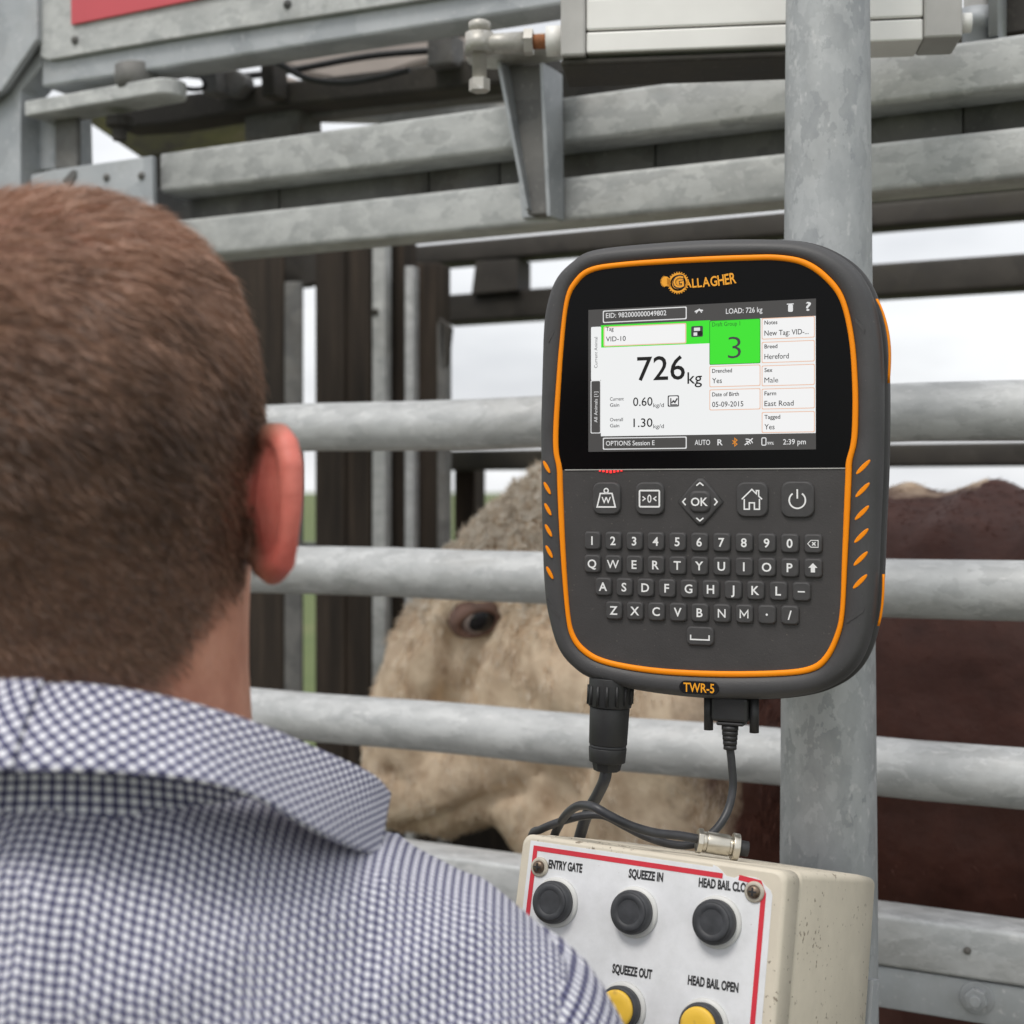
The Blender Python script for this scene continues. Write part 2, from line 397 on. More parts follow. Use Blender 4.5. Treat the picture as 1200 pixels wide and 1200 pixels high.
bar('top_beam', S0 - .02, sL + 0.12, hB0, hB1, 0.0, -0.05, 'galv_beam', cr_)
edges = [S0] + [fl(x, 130, -.055)[0] for x in (1130, 968, 770, 588, 505, 330)] + [sL + 0.1]
for a, b in zip(edges[:-1], edges[1:]):
    bar('infill_plate', a + .0012, b - .0012, hB1 - 0.02, hA0 + 0.02, -0.0505, -0.056, 'galv_old_dark', cr_, 0.001)
bar('infill_backing', S0, sL + .1, hB1 - 0.018, hA0 + 0.018, -0.057, -0.060, 'galv_old_dark', cr_, 0.001)
plate_px('gap_dark_plate', [(172, 184), (194, 182), (194, 330), (172, 330)], -0.062, 0.004, 'steel_brown', cr_)  # dark plate added behind the gap to shut out the sky
# gusset bracket carrying the ram's clevis
gs0, gs1 = fl(648, 150, .05)[0], fl(607, 200, .05)[0]
br = plate_px('bracket', [(590, 76), (643, 78), (646, 250), (618, 252)], 0.026, 0.020, 'galv_old_dark', cr_)  # web darker than its flanges: its shade is put into the colour
def flange_px(p0, p1, p2, p3, w_in, w_out_top, w_out_bot, th, name):
    a, b = fl(*p0, .03), fl(*p1, .03)
    mb = MB(); vs = []
    for s_off in (0, th):
        vs += [(a[0] + s_off, w_in, a[1]), (a[0] + s_off, w_out_top, a[1]), (b[0] + s_off, w_out_bot, b[1]), (b[0] + s_off, w_in, b[1])]
    mb.add(vs, [(0, 1, 2, 3), (7, 6, 5, 4), (0, 4, 5, 1), (1, 5, 6, 2), (2, 6, 7, 3), (3, 7, 4, 0)])
    return mb.build(name, 'galv_plate', br, 0.001)
flange_px((645, 78), (647, 254), 0, 0, 0.002, 0.046, 0.034, 0.004, 'flange')
flange_px((594, 72), (621, 246), 0, 0, 0.002, 0.046, 0.034, 0.004, 'flange')
plate_px('foot_plate', [(607, 212), (640, 208), (641, 254), (611, 256)], 0.0065, 0.006, 'galv_plate', br)
# top lug with rounded nose
c0 = fl(570, 60, .06); c1 = fl(645, 78, .06)
hl = c0[1]; lug = []
for q in range(0, 181, 15): lug.append((c0[0] + 0.026 * math.sin(R(q)) , 0.045 + 0.026 * math.cos(R(q))))
lug += [(c1[0], 0.018), (c1[0], 0.074)]
MB().prism(lug, 2, hl - 0.006, hl + 0.005).build('lug', 'pin_steel', br, 0.002)

# ================================================================== TOP LEFT: GANTRY WITH THE RED SIGN
g = tag(fe('gantry_frame'), 'grey steel corner frame with bolted plates above the man at upper left', 'steel frame')
plate_px('corner_post', [(-90, -160), (48, -160), (48, 78), (24, 106), (22, 560), (-90, 560)], 0.02, 0.04, 'galv_plate', g)
plate_px('header_beam', [(48.5, -160), (700, -160), (700, -2), (400, 46), (200, 78), (48.5, 102)], 0.02, 0.045, 'galv_plate', g, 0.003)
plate_px('cover_plate', [(47, -120), (640, -120), (640, -23), (400, 14), (200, 45), (56, 70), (47, 66)], 0.028, 0.006, 'galv_beam', g)
plate_px('gusset', [(-90, -120), (43, -120), (43, 46), (2, 106), (-90, 170)], 0.036, 0.010, 'galv_plate', g, 0.002)
lh = fl(100, 117, .08)[1]; sa, sb2 = fl(36, 115, .02)[0], fl(168, 105, .05)[0]
arm = [(sa, -0.02), (sa, 0.03)] + [(sb2 - 0.022 * math.sin(R(q)), 0.012 + 0.022 * math.cos(R(q))) for q in range(0, 181, 15)] + [(sa, -0.02)][:0]
MB().prism(arm, 2, fl(100, 128, .02)[1], fl(100, 110, .02)[1]).build('hinge_arm', 'galv_beam', g, 0.002)
hs, hh = fl(160, 95, 0.01)
MB().lathe([(0.024, hh - 0.012), (0.024, hh + 0.016), (0.020, hh + 0.018)], (hs, 0.010, 0), 2, 28).build('hinge_boss', 'galv_old_dark', g)
bs, bh = fl(133, 150, 0.01)
MB().lathe([(0.008, bh - 0.012), (0.009, bh), (0.016, bh + 0.004), (0.016, bh + 0.014)], (bs, 0.0, 0), 2, 12, False).build('hinge_nut', 'steel_brown', g)
plate_px('stub_post', [(36, 126), (86, 122), (88, 196), (36, 200)], -0.01, 0.03, 'galv_plate', g)
plate_px('stub_dark_bar', [(64, 124), (89, 122), (90, 196), (64, 198)], 0.000, 0.008, 'galv_old_dark', g)  # small dark bar on the front of the stub post
ep = plate_px('end_plate', [(36, 205), (60, 199), (178, 182), (181, 300), (36, 320)], 0.012, 0.008, 'galv_plate', g)
for px, py in ((125, 208), (166, 206), (116, 224)):
    q = fl(px, py, .012); bolt_head('bolt', q[0], 0.0115, q[1], 0.0032, 'galv_old_dark', ep)
q = plate_px('slot_plate', [(72, 212), (84, 199), (88, 199), (88, 206), (80, 222)], 0.0145, 0.003, 'galv_old_dark', ep, 0.0005)
for px, py in ((88, 47), (337, 5)):
    q = fl(px, py, .028); bolt_head('bolt', q[0], 0.0275, q[1], 0.0035, 'galv_old_dark', g)
sg = plate_px('sign_panel', [(82, -110), (420, -110), (420, -38), (250, -5), (83, 29)], 0.032, 0.003, 'sign_red', None, 0.0008)
sg.location = (FO.x, FO.y, 0); sg.rotation_euler = (0, 0, FANG)
tag(sg, 'flat red sign panel on the steel plate at the top left', 'sign')

# inner mechanism seen through the gaps
def one(name, pts, wv, th, mat, label, cat, group=None, bevel=0.002):
    o = plate_px(name, pts, wv, th, mat, None, bevel); o.location = (FO.x, FO.y, 0); o.rotation_euler = (0, 0, FANG)
    return tag(o, label, cat, group)
me_ = tag(fe('squeeze_mechanism'), 'dark steel linkage bars and beige housing behind the top beams, left of the ram', 'linkage')
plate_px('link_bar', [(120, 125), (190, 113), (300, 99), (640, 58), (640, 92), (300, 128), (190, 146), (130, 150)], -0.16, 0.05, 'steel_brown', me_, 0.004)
plate_px('link_bar', [(290, 128), (640, 88), (640, 104), (290, 146)], -0.20, 0.03, 'galv_old_dark', me_, 0.003)
plate_px('upper_bar', [(190, 62), (560, 22), (560, 34), (190, 72)], -0.10, 0.02, 'galv_old_dark', me_, 0.002)
plate_px('slide_housing', [(318, 70), (480, 46), (545, 40), (545, 62), (480, 78), (440, 92), (400, 96), (360, 88)], -0.24, 0.10, 'beige_panel', me_, 0.006)
plate_px('housing_lid', [(312, 58), (545, 26), (545, 37), (318, 68)], -0.235, 0.11, 'beige_panel', me_, 0.004)
plate_px('side_housing', [(322, 84), (345, 92), (366, 99), (322, 108)], -0.24, 0.05, 'beige_panel', me_, 0.003)
plate_px('stop_block', [(500, 44), (530, 38), (530, 74), (500, 78)], -0.14, 0.03, 'galv_old_dark', me_, 0.003)
plate_px('stop_block', [(236, 74), (252, 72), (254, 108), (236, 110)], -0.12, 0.03, 'galv_old_dark', me_, 0.003)
plate_px('stop_block', [(304, 70), (319, 68), (322, 112), (306, 114)], -0.13, 0.03, 'steel_brown', me_, 0.003)
plate_px('cam_plate', [(262, 84), (274, 80), (286, 88), (288, 100), (276, 112), (262, 112)], -0.14, 0.02, 'galv_old_dark', me_, 0.003)
plate_px('pivot_block', [(285, 130), (350, 122), (352, 160), (285, 166)], -0.18, 0.05, 'galv_old_dark', me_, 0.005)
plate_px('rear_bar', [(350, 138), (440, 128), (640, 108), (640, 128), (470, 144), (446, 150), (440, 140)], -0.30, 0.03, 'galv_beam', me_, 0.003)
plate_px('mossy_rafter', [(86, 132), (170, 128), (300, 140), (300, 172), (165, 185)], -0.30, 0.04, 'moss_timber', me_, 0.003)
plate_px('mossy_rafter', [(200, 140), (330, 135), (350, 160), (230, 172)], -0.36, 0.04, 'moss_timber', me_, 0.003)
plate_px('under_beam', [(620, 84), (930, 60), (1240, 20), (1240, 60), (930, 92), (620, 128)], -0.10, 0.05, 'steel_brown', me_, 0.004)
hose = catmull([Vector((*fl(x, y, -0.09), 0)) for x, y in ((305, 62), (330, 76), (360, 92), (400, 97), (440, 92), (480, 82))], 8)
MB().tube([(p.x, -0.09, p.y) for p in hose], 0.0035, 8).build('air_hose', 'plug_black', me_)
hose = catmull([Vector((*fl(x, y, -0.09), 0)) for x, y in ((190, 92), (215, 103), (236, 104), (240, 96), (228, 82), (222, 72))], 8)
MB().tube([(p.x, -0.09, p.y) for p in hose], 0.003, 8).build('air_hose', 'plug_black', me_)
for pts_, wv_, r_, m_ in (([(300, 150), (420, 128), (560, 116), (700, 100)], -0.22, .004, 'plug_black'), ([(190, 84), (260, 90), (330, 84), (430, 66), (520, 58)], -0.20, .0045, 'plug_black'), ([(440, 128), (520, 118), (600, 112)], -0.26, .008, 'galv_beam'), ([(700, 118), (820, 102), (930, 92)], -0.15, .004, 'plug_black')):
    hose = catmull([Vector((*fl(x, y, wv_), 0)) for x, y in pts_], 8); MB().tube([(p.x, wv_, p.y) for p in hose], r_, 8).build('air_hose' if m_ == 'plug_black' else 'conduit', m_, me_)
q = fl(1164, 30, 0.0)
post('upright', q[0] - 0.004, q[0] + 0.004, 0.0, -0.05, hA1 + 0.001, hA1 + .2, 'galv_plate', me_, 0.001)
plate_px('guard_plate', [(1172, -60), (1290, -60), (1290, 24), (1172, 40)], -0.06, 0.02, 'steel_brown', me_)
plate_px('valve_block', [(1128, -60), (1158, -60), (1158, 22), (1128, 26)], -0.04, 0.04, 'alu_grey', me_, 0.004)
q = fl(1140, 40, 0.0)
MB().lathe([(0.012, hA1 + .001), (0.012, hA1 + .012), (0.018, hA1 + .013), (0.018, hA1 + .03)], (q[0], -0.02, 0), 2, 16).build('valve_foot', 'galv_plate', me_)

# ================================================================== PNEUMATIC RAM
pl, pr = Vector((*world_at(676, 20, 1.20).xy, 0)), Vector((*world_at(1092, 20, 1.163).xy, 0))
ang = math.atan2(pr.y - pl.y, pr.x - pl.x); Lc = (pr - pl).length
zc = world_at(676, 64, 1.162).z     # underside of the body
ram = tag(empty('pneumatic_ram', (pl.x, pl.y, zc), (0, 0, ang)), 'white ribbed pneumatic ram with a grey end cap and clevis rod above the beams', 'pneumatic ram')
BH = 0.074
x0 = 0.0105; x1 = Lc - 0.012
slots = [0.0205, 0.0475]        # heights of the long grooves in the front face
MB().box(x0, x1, -0.030, 0.010, 0.004, BH - 0.004).build('barrel', 'groove_dark', ram)
for za, zb in ((0.0025, 0.0195), (0.0212, 0.0468), (0.0485, 0.072)):
    MB().box(x0, x1, -0.0335, 0.012, za, zb).build('barrel_rib', 'alu_white', ram, 0.0015)
MB().box(-0.0105, 0.010, -0.036, 0.036, 0, BH).build('end_cap', 'alu_grey', ram, 0.002)
MB().box(Lc - 0.0115, Lc + 0.018, -0.036, 0.012, 0.003, BH).build('end_cap', 'alu_grey', ram, 0.002)
MB().box(-0.0105, Lc * .62, -0.030, 0.036, -0.006, -0.0005).build('underside_shade', 'steel_brown', ram, 0.002)  # dark strip standing in for the ram's shaded, mossy underside
MB().tube([(Lc + 0.018, -0.036 + 0.02, 0.02), (Lc + 0.028, -0.016, 0.02)], 0.008, 12).build('port_fitting', 'alu_white', ram)
hr = 0.024
MB().lathe([(0.0085, -0.026), (0.0125, -0.0255), (0.0125, -0.0108)], (0, 0, hr), 0, 20).build('rod_gland', 'alu_white', ram)
MB().tube([(-0.037, 0, hr), (-0.026, 0, hr)], 0.0062, 14).build('piston_rod', 'rust', ram)
cl = MB(); cl.tube([(-0.085, 0, hr - 0.001), (-0.045, 0, hr)], [0.0088, 0.0088], 16); cl.tube([(-0.0445, 0, hr), (-0.037, 0, hr)], 0.0112, 6, False)
cl.build('rod_end', 'pin_steel', ram)
MB().lathe([(0.0125, hr - 0.009), (0.0125, hr + 0.0085)], (-0.083, 0, 0), 2, 20).build('clevis_eye', 'pin_steel', ram)
MB().lathe([(0.0062, hr - 0.031), (0.0062, hr + 0.011), (0.0095, hr + 0.0112), (0.0095, hr + 0.018), (0.007, hr + 0.0195)], (-0.083, 0, 0), 2, 14).build('clevis_pin', 'pin_steel', ram)
MB().lathe([(0.006, hr - 0.041), (0.009, hr - 0.040), (0.009, hr - 0.030)], (-0.083, 0, 0), 2, 6, False).build('clevis_nut', 'pin_steel', ram)

# ================================================================== FAR SIDE OF THE CRUSH AND STRUCTURE BEHIND
FW = -0.80
far = tag(fe('crush_far_side'), 'dark far side of the crush with long horizontal beams against the white sky', 'cattle crush')
def far_beam(ptop, pbot, x, name='far_beam', s0=-1.0, s1=None, mat='steel_brown', w_=FW):  # galvanised beams; their backlit shade is put into the dark steel colour
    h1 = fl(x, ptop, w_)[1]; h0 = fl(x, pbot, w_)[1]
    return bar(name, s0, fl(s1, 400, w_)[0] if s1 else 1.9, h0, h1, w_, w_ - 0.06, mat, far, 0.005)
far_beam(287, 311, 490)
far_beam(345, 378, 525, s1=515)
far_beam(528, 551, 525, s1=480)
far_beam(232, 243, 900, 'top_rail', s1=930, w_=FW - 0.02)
far_beam(640, 672, 525, 'kick_rail', mat='galv_old_dark')
far_beam(800, 1060, 525, 'shade_board', mat='timber', w_=FW - .02, s1=400)  # dark boards added to stand in for the shade below the jaw
far_beam(1062, 1330, 525, 'shade_board', mat='timber', w_=FW - .02, s1=400)
plate_px('spacer_block', [(557, 306), (606, 303), (606, 340), (552, 345)], FW + 0.01, 0.05, 'steel_brown', far)
for s_ in (-0.95, 1.95):
    post('end_post', s_ - .05, s_ + .05, FW - .062, FW - .16, 0.02, 2.1, 'galv_old_dark', far)
# head bail uprights (dark timber with galvanised bars)
hbx = tag(fe('head_bail'), 'dark head bail uprights with slim galvanised bars left of the bull', 'head bail')
def upright(name, xa, xb, wv, th, mat, y0=270, y1=1500):
    return plate_px(name, [(xa, y0), (xb, y0), (xb, y1), (xa, y1)], wv, th, mat, hbx, 0.002)
HW = -0.62
upright('timber_board', 369, 404, HW, 0.04, 'timber', 250)
upright('timber_board', 405, 434, HW - .004, 0.04, 'timber', 250)
upright('timber_board', 453, 473, HW - .01, 0.04, 'timber', 250)
upright('timber_board', 486, 513, HW - .006, 0.04, 'timber', 308)
upright('galvanised_bar', 436, 451, HW + 0.02, 0.02, 'galv_beam', 250)
upright('galvanised_bar', 474, 484.5, HW + 0.01, 0.02, 'galv_rail', 312)
upright('galvanised_bar', 512, 522, HW + 0.003, 0.02, 'galv_old_dark', 378)
upright('timber_board', 532, 556, FW - .07, 0.04, 'timber', 535)
upright('steel_upright', 333, 353.5, HW, 0.006, 'galv_old_dark', 330)
upright('shade_panel', 100, 332, HW - .012, 0.006, 'timber', 285)  # dark sheet standing in for the darkness behind the man
plate_px('lintel', [(90, 250), (436, 250), (436, 312), (356, 336), (90, 350)], HW - 0.05, 0.02, 'steel_brown', hbx, 0.003)
plate_px('latch', [(514, 372), (528, 384), (524, 420), (520, 440), (515, 430)], HW + .003, 0.01, 'steel_brown', hbx, 0.001)
q = fl(440, 366, HW + .02)
bolt_head('bolt', q[0], HW + .0195, q[1], 0.004, 'steel_brown', hbx)
# weigh platform under the bull
pf = tag(fe('weigh_platform'), 'low dark rubber-topped weigh platform under the bull', 'platform')
MB().box(-1.9, 1.9, -0.76, -0.06, 0.06, 0.15).build('deck', 'rubber_mat', pf, 0.01)
for s_ in (-1.5, 1.5): MB().box(s_ - .05, s_ + .05, -0.76, -0.06, 0.0305, 0.0595).build('load_bar', 'galv_old_dark', pf)

# ================================================================== POLE
pz = 1.035
pc = world_at(970, 500, pz)
def pole_r(h_):     # slightly tapered tube
    t = (h_ - 1.30) / 0.66
    return 0.0352 + (0.0302 - 0.0352) * t
prof = [(pole_r(h_), h_) for h_ in [0.03 + 0.1 * i for i in range(26)]]
pole = empty('support_pole', (pc.x, pc.y, 0))
px_t = MB()
lp = []
for r_, h_ in prof:
    xo = (r_ - 0.0302) * 0.10
    lp.append([(xo + r_ * math.cos(2 * math.pi * j / 48), r_ * math.sin(2 * math.pi * j / 48), h_) for j in range(48)])
px_t.loops(lp).build('tube', 'galv_pole', pole)
MB().box(-0.09, 0.09, -0.09, 0.09, 0.0305, 0.042).build('base_plate', 'galv_plate', pole, 0.002)
tag(pole, 'thick round galvanised pole behind the weighing terminal', 'pole')

# ================================================================== WEIGHING TERMINAL
def tilted_frame(psi, pitch, px, py, z):
    ps, pp = R(psi), R(pitch)
    r_ = Vector((math.cos(ps), -math.sin(ps), 0)); b_ = Vector((math.sin(ps), math.cos(ps), 0))
    up_ = math.cos(pp) * Vector((0, 0, 1)) + math.sin(pp) * b_
    n_ = r_.cross(up_); o_ = world_at(px, py, z)
    M = Matrix((( r_.x, up_.x, n_.x, o_.x), (r_.y, up_.y, n_.y, o_.y), (r_.z, up_.z, n_.z, o_.z), (0, 0, 0, 1)))
    def loc(x, y, zoff=0.0):
        d = Vector(((x - 600) / FPX, 1, (HOR - y) / FPX)); oo = o_ + n_ * zoff - Vector((0, 0, EYE_H))
        t = oo.dot(n_) / d.dot(n_); P = d * t - oo
        return P.dot(r_), P.dot(up_)
    return M, loc
MD, dl = tilted_frame(22, 0, 835, 550, 0.90)
dev = empty('weighing_terminal', mat=MD)
tag(dev, 'dark grey livestock weighing terminal with orange trim, lit screen and keypad mounted on the pole', 'weighing terminal')
z1 = lambda x, y: (620 + x * .36667, 270 + y * .36667)
z2 = lambda x, y: (620 + x * .36667, 540 + y * .36667)
z6 = lambda x, y: (680 + x * .2375, 345 + y * .2375)
z7 = lambda x, y: (680 + x * .26667, 550 + y * .26667)
CX, CY = -0.007, 0.0
NA = 288
def polar(pts_px):
    P = [dl(*p) for p in pts_px]
    sm = catmull([Vector((x, y, 0)) for x, y in P + P[:2]], 6)
    a = np.array([math.atan2(p.y - CY, p.x - CX) for p in sm]); r_ = np.array([math.hypot(p.x - CX, p.y - CY) for p in sm])
    o_ = np.argsort(a); a, r_ = a[o_], r_[o_]
    th = np.linspace(-math.pi, math.pi, NA, endpoint=False)
    return np.interp(th, np.concatenate([a - 2 * math.pi, a, a + 2 * math.pi]), np.tile(r_, 3))
outer = polar([(631, 490), (634, 390), (638.5, 354), (649, 325), (668, 305), (693, 292), (767, 284), (840, 280), (911, 280), (945, 284), (972, 294), (996, 311),
               (1012, 333), (1022, 360), (1029, 400), (1031, 455), (1030, 540), (1027, 613), (1024, 690), (1019, 735), (1010, 765), (996, 787), (975, 803), (945, 814), (895, 819.5), (822, 818.5),
               (748, 810), (693, 797), (668, 782), (651, 760), (640, 723), (635, 687), (632, 613), (631, 540)])
trim = polar([(652, 490), (657, 417), (664, 354), (675, 330), (693, 316), (730, 310), (803, 305), (877, 302), (913, 302), (943, 308), (968, 325), (987, 351),
              (998, 398), (1002, 453), (1002, 497), (1000, 521), (995, 541), (994, 562), (990, 650), (987, 716), (981, 745), (968, 771), (950, 784), (913, 789),
              (840, 790), (767, 786), (712, 776.5), (686, 764), (671, 745), (665, 716), (660, 650), (656.5, 577), (655.5, 549), (651.5, 527)])
TH = np.linspace(-math.pi, math.pi, NA, endpoint=False)
def loop_r(r_, z): return [(CX + a * math.cos(t), CY + a * math.sin(t), z) for a, t in zip(r_, TH)]
mb = MB()
mb.loops([loop_r(outer - .016, -.050), loop_r(outer - .004, -.048), loop_r(outer + .0015, -.040), loop_r(outer + .003, -.028), loop_r(outer + .0025, -.019),
          loop_r(outer + .0005, -.0185), loop_r(outer + .0012, -.0145), loop_r(outer + .0008, -.008), loop_r(outer - .0006, -.004), loop_r(outer - .0025, -.0012), loop_r(outer - .0050, 0),
          loop_r(np.maximum(trim + .0024, outer - .02), .0002), loop_r(trim + .0022, -.0008), loop_r(trim - .003, -.0012)], True, True, True).build('housing', 'housing', dev)
mb = MB(); lps = [loop_r(trim + d, z) for d, z in ((.0021, -.0014), (.0017, .0006), (.0006, .0011), (-.0006, .0011), (-.0017, .0006), (-.0021, -.0014))]
mb.loops(lps, True, False, False).build('trim_ring', 'orange_trim', dev)
ysp = dl(828, 549.5)[1]
inner = [(x, y) for x, y, _ in loop_r(trim - .0019, 0)]
def half(up):
    P = []
    for i in range(NA):
        a, b = inner[i], inner[(i + 1) % NA]
        ina = (a[1] > ysp) == up; inb = (b[1] > ysp) == up
        if ina: P.append(a)
        if ina != inb:
            t = (ysp - a[1]) / (b[1] - a[1]); P.append((a[0] + (b[0] - a[0]) * t, ysp))
    return P
gl = MB().prism(half(True), 2, -.0011, -.0002).build('front_glass', 'black_glass', dev)
kp = MB().prism(half(False), 2, -.00115, -.0005).build('keypad_panel', 'keypad', dev)
mb = MB(); mb.box(dl(662, 549)[0], dl(993, 549)[0], ysp - .0004, ysp + .0002, -.0004, .0001); mb.build('glass_edge', 'alu_grey', dev)
glow('led_red', (1.0, 0.03, 0.03), 2.2)
mb = MB()
for i in range(7):
    a = dl(702 + i * 4.2, 550)[0]; hh_ = (.0005, .0009, .0013, .0016, .0013, .0009, .0005)[i]; mb.box(a, a + .0012, ysp - .0007 - hh_, ysp - .0006, -.0004, .0003)
mb.build('status_light', 'led_red', dev)
# grip slots
def slot(px, py, wd, ht, tilt, z):
    x, y = dl(px, py); pts = [(x + (wd * math.cos(q) * math.cos(tilt) - ht * math.sin(q) * math.sin(tilt)), y + (wd * math.cos(q) * math.sin(tilt) + ht * math.sin(q) * math.cos(tilt))) for q in [2 * math.pi * i / 24 for i in range(24)]]
    MB().prism(pts, 2, z - .004, z).build('grip_slot', 'orange_trim', dev, 0.0004)
for i in range(6):
    slot(*z2(57 + i * 2, 20 + i * 67.6), .0012, .0047, R(30), .0011)
    slot(*z2(1068 - i * 2, 20 + i * 73.2), .0014, .0061, R(-44), .0004)
# orange flash on the right flank, moulded facet lines
xs, ys = dl(1031, 397)
def flank(yc_, hh_, zc_, rz_, xo, nm='side_flash'):
    mb = MB(); lp = []
    for i in range(13):
        t = -1 + 2 * i / 12; rr_ = rz_ * math.sqrt(max(0.0, 1 - t * t)) + 1e-5; y_ = yc_ + hh_ * t
        a = math.atan2(y_ - CY, .1); ri = np.interp(a, TH, outer)
        x_ = CX + math.sqrt(max(1e-6, ri * ri - (y_ - CY) ** 2))
        lp.append([(x_ + xo + .0008 * math.cos(q), y_, zc_ + rr_ * math.sin(q)) for q in [2 * math.pi * j / 10 for j in range(10)]])
    mb.loops(lp).build(nm, 'orange_trim', dev)
flank(dl(1031, 397)[1], .026, -.013, .0036, .0010)
flank(dl(1027, 705)[1], .016, -.013, .0022, .0010)

def facet(p):   # moulded facet edges of the rubber frame
    mb = MB(); P = [dl(*q) for q in p]
    mb.add([(x, y, .0004) for x, y in P] + [(x, y, -.002) for x, y in P], [tuple(range(len(P)))] + [(j, (j + 1) % len(P), len(P) + (j + 1) % len(P), len(P) + j) for j in range(len(P))])
    mb.build('frame_facet', 'key_rubber', dev)
facet([(640, 702), (657, 722), (655.5, 726), (644, 712)]); facet([(1014, 712), (993, 726), (992, 731), (1011, 718)])
facet([(649, 384), (642, 396), (643, 402), (650, 389)]); facet([(1003, 372), (1014, 386), (1013, 391), (1002, 376)])

# --- display
scrT, scrB = dl(822, 356.5)[1], dl(822, 528)[1]; scrL, scrR = dl(689.5, 450)[0], dl(956.2, 450)[0]
glow('ui_dark', (0.075, 0.072, 0.07), 1.0); glow('ui_white', (0.90, 0.91, 0.91), 1.0); glow('ui_box', (0.93, 0.93, 0.93), 1.0)
glow('ui_green', (0.055, 0.80, 0.035), 1.0); glow('ui_text', (0.012, 0.012, 0.012), 1.0); glow('ui_peach', (0.86, 0.55, 0.40), 1.0)
glow('ui_pale', (0.80, 0.80, 0.80), 1.0); glow('ui_grey', (0.06, 0.06, 0.065), 1.0); glow('ui_amber', (0.75, 0.27, 0.03), 1.0); glow('ui_darkgreen', (0.03, 0.22, 0.03), 1.0)
scr = MB().box(scrL, scrR, scrB, scrT, -.0006, .0000).build('screen', 'ui_dark', dev)
SW, SH = scrR - scrL, scrT - scrB
def su(zx): # zoom column -> local x (through the screen plane)
    return dl(*z6(zx, 420))[0]
def sv(zy, zx=600): # zoom row -> local y, corrected for perspective at column zx
    return dl(*z6(zx, zy))[1]
def panel(name, x0, y0, x1, y1, mat, z, r=.0008):
    xa, xb = su(x0), su(x1); ya, yb = sv(y1, (x0 + x1) / 2), sv(y0, (x0 + x1) / 2)
    pts = rrect((xa + xb) / 2, (ya + yb) / 2, xb - xa, yb - ya, r, 3)
    me = bpy.data.meshes.new(name); me.from_pydata([(a, b, z) for a, b in pts], [], [tuple(range(len(pts)))])
    return link_mesh(name, me, mat, scr)
def bordered(name, x0, y0, x1, y1, border, fill, z, bw=5):
    panel(name + '_border', x0, y0, x1, y1, border, z); panel(name, x0 + bw, y0 + bw, x1 - bw, y1 - bw, fill, z + .00012)
def st(s_, x0, yb, x1, cap, mat='ui_text', bold=0.006):
    xm = (x0 + x1) / 2; bold = 0.0 if 'M' in s_ else bold
    text_part('lettering', s_, su(x0), su(x1), sv(yb, xm), cap * .2375 * .000545, .0006, mat, scr, bold)
panel('page', 102, 130, 1162, 692, 'ui_white', .0001, .0002)
xb = su(1162)
bordered('id_field', 112, 70, 526, 132, 'ui_pale', 'ui_dark', .00022)
st('EID: 982000000049802', 128, 110, 426, 24, 'ui_pale')
st('LOAD: 726 kg', 720, 92, 900, 25, 'ui_pale'); st('?', 1114, 80, 1140, 40, 'ui_pale', .015)
panel('bin_icon', 1026, 50, 1050, 86, 'ui_pale', .0002); panel('bin_icon_lid', 1020, 45, 1054, 50, 'ui_pale', .0002, .0001)
mb = MB(); stroke(mb, [(su(566), sv(84)), (su(585), sv(76)), (su(606), sv(80))], .0009, .0003); stroke(mb, [(su(572), sv(92)), (su(588), sv(72)), (su(600), sv(90))], .0006, .0003); mb.build('tag_icon', 'ui_pale', scr)
panel('green_band', 102, 140, 640, 252, 'ui_green', .0002, .0001)
bordered('tag_field', 116, 150, 524, 250, 'ui_peach', 'ui_box', .0003)
st('Tag', 128, 180, 166, 20, 'ui_text', .008); st('VID-10', 128, 231, 226, 24)
panel('save_icon', 548, 156, 606, 210, 'ui_grey', .0003); panel('save_icon_slot', 562, 164, 592, 180, 'ui_pale', .00042, .0002); panel('save_icon_body', 560, 188, 578, 204, 'ui_pale', .00042, .0002)
mb = MB(); mb.add([(x, y, .0005) for x, y in arc(su(593), sv(192), .0016, 0, 360, 20)[:-1]], [tuple(range(20))]); mb.build('save_icon_dot', 'ui_text', scr)
bordered('group_tile', 638, 124, 890, 344, 'ui_darkgreen', 'ui_green', .0003, 3)
st('Draft Group 1', 652, 156, 790, 20, 'ui_darkgreen'); st('3', 730, 316, 794, 106, 'ui_grey', -.012)
st('726', 282, 422, 518, 116, 'ui_text', .006); st('kg', 530, 440, 602, 56, 'ui_text')
st('Current', 148, 524, 216, 17, 'ui_grey', .01); st('Gain', 148, 554, 194, 17, 'ui_grey', .01); st('Overall', 148, 626, 212, 17, 'ui_grey', .01); st('Gain', 148, 656, 194, 17, 'ui_grey', .01)
st('0.60', 262, 550, 358, 42); st('kg/d', 362, 556, 414, 19, 'ui_grey'); st('1.30', 264, 654, 358, 42); st('kg/d', 362, 660, 414, 19, 'ui_grey')
panel('chart_icon_frame', 432, 498, 488, 554, 'ui_grey', .0003); panel('chart_icon_page', 438, 503, 483, 549, 'ui_box', .00042)
mb = MB(); stroke(mb, [(su(448), sv(508)), (su(448), sv(542)), (su(480), sv(542))], .0008, .0005); stroke(mb, [(su(452), sv(532)), (su(461), sv(522)), (su(468), sv(530)), (su(480), sv(510))], .0010, .0005); mb.build('chart_icon', 'ui_grey', scr)
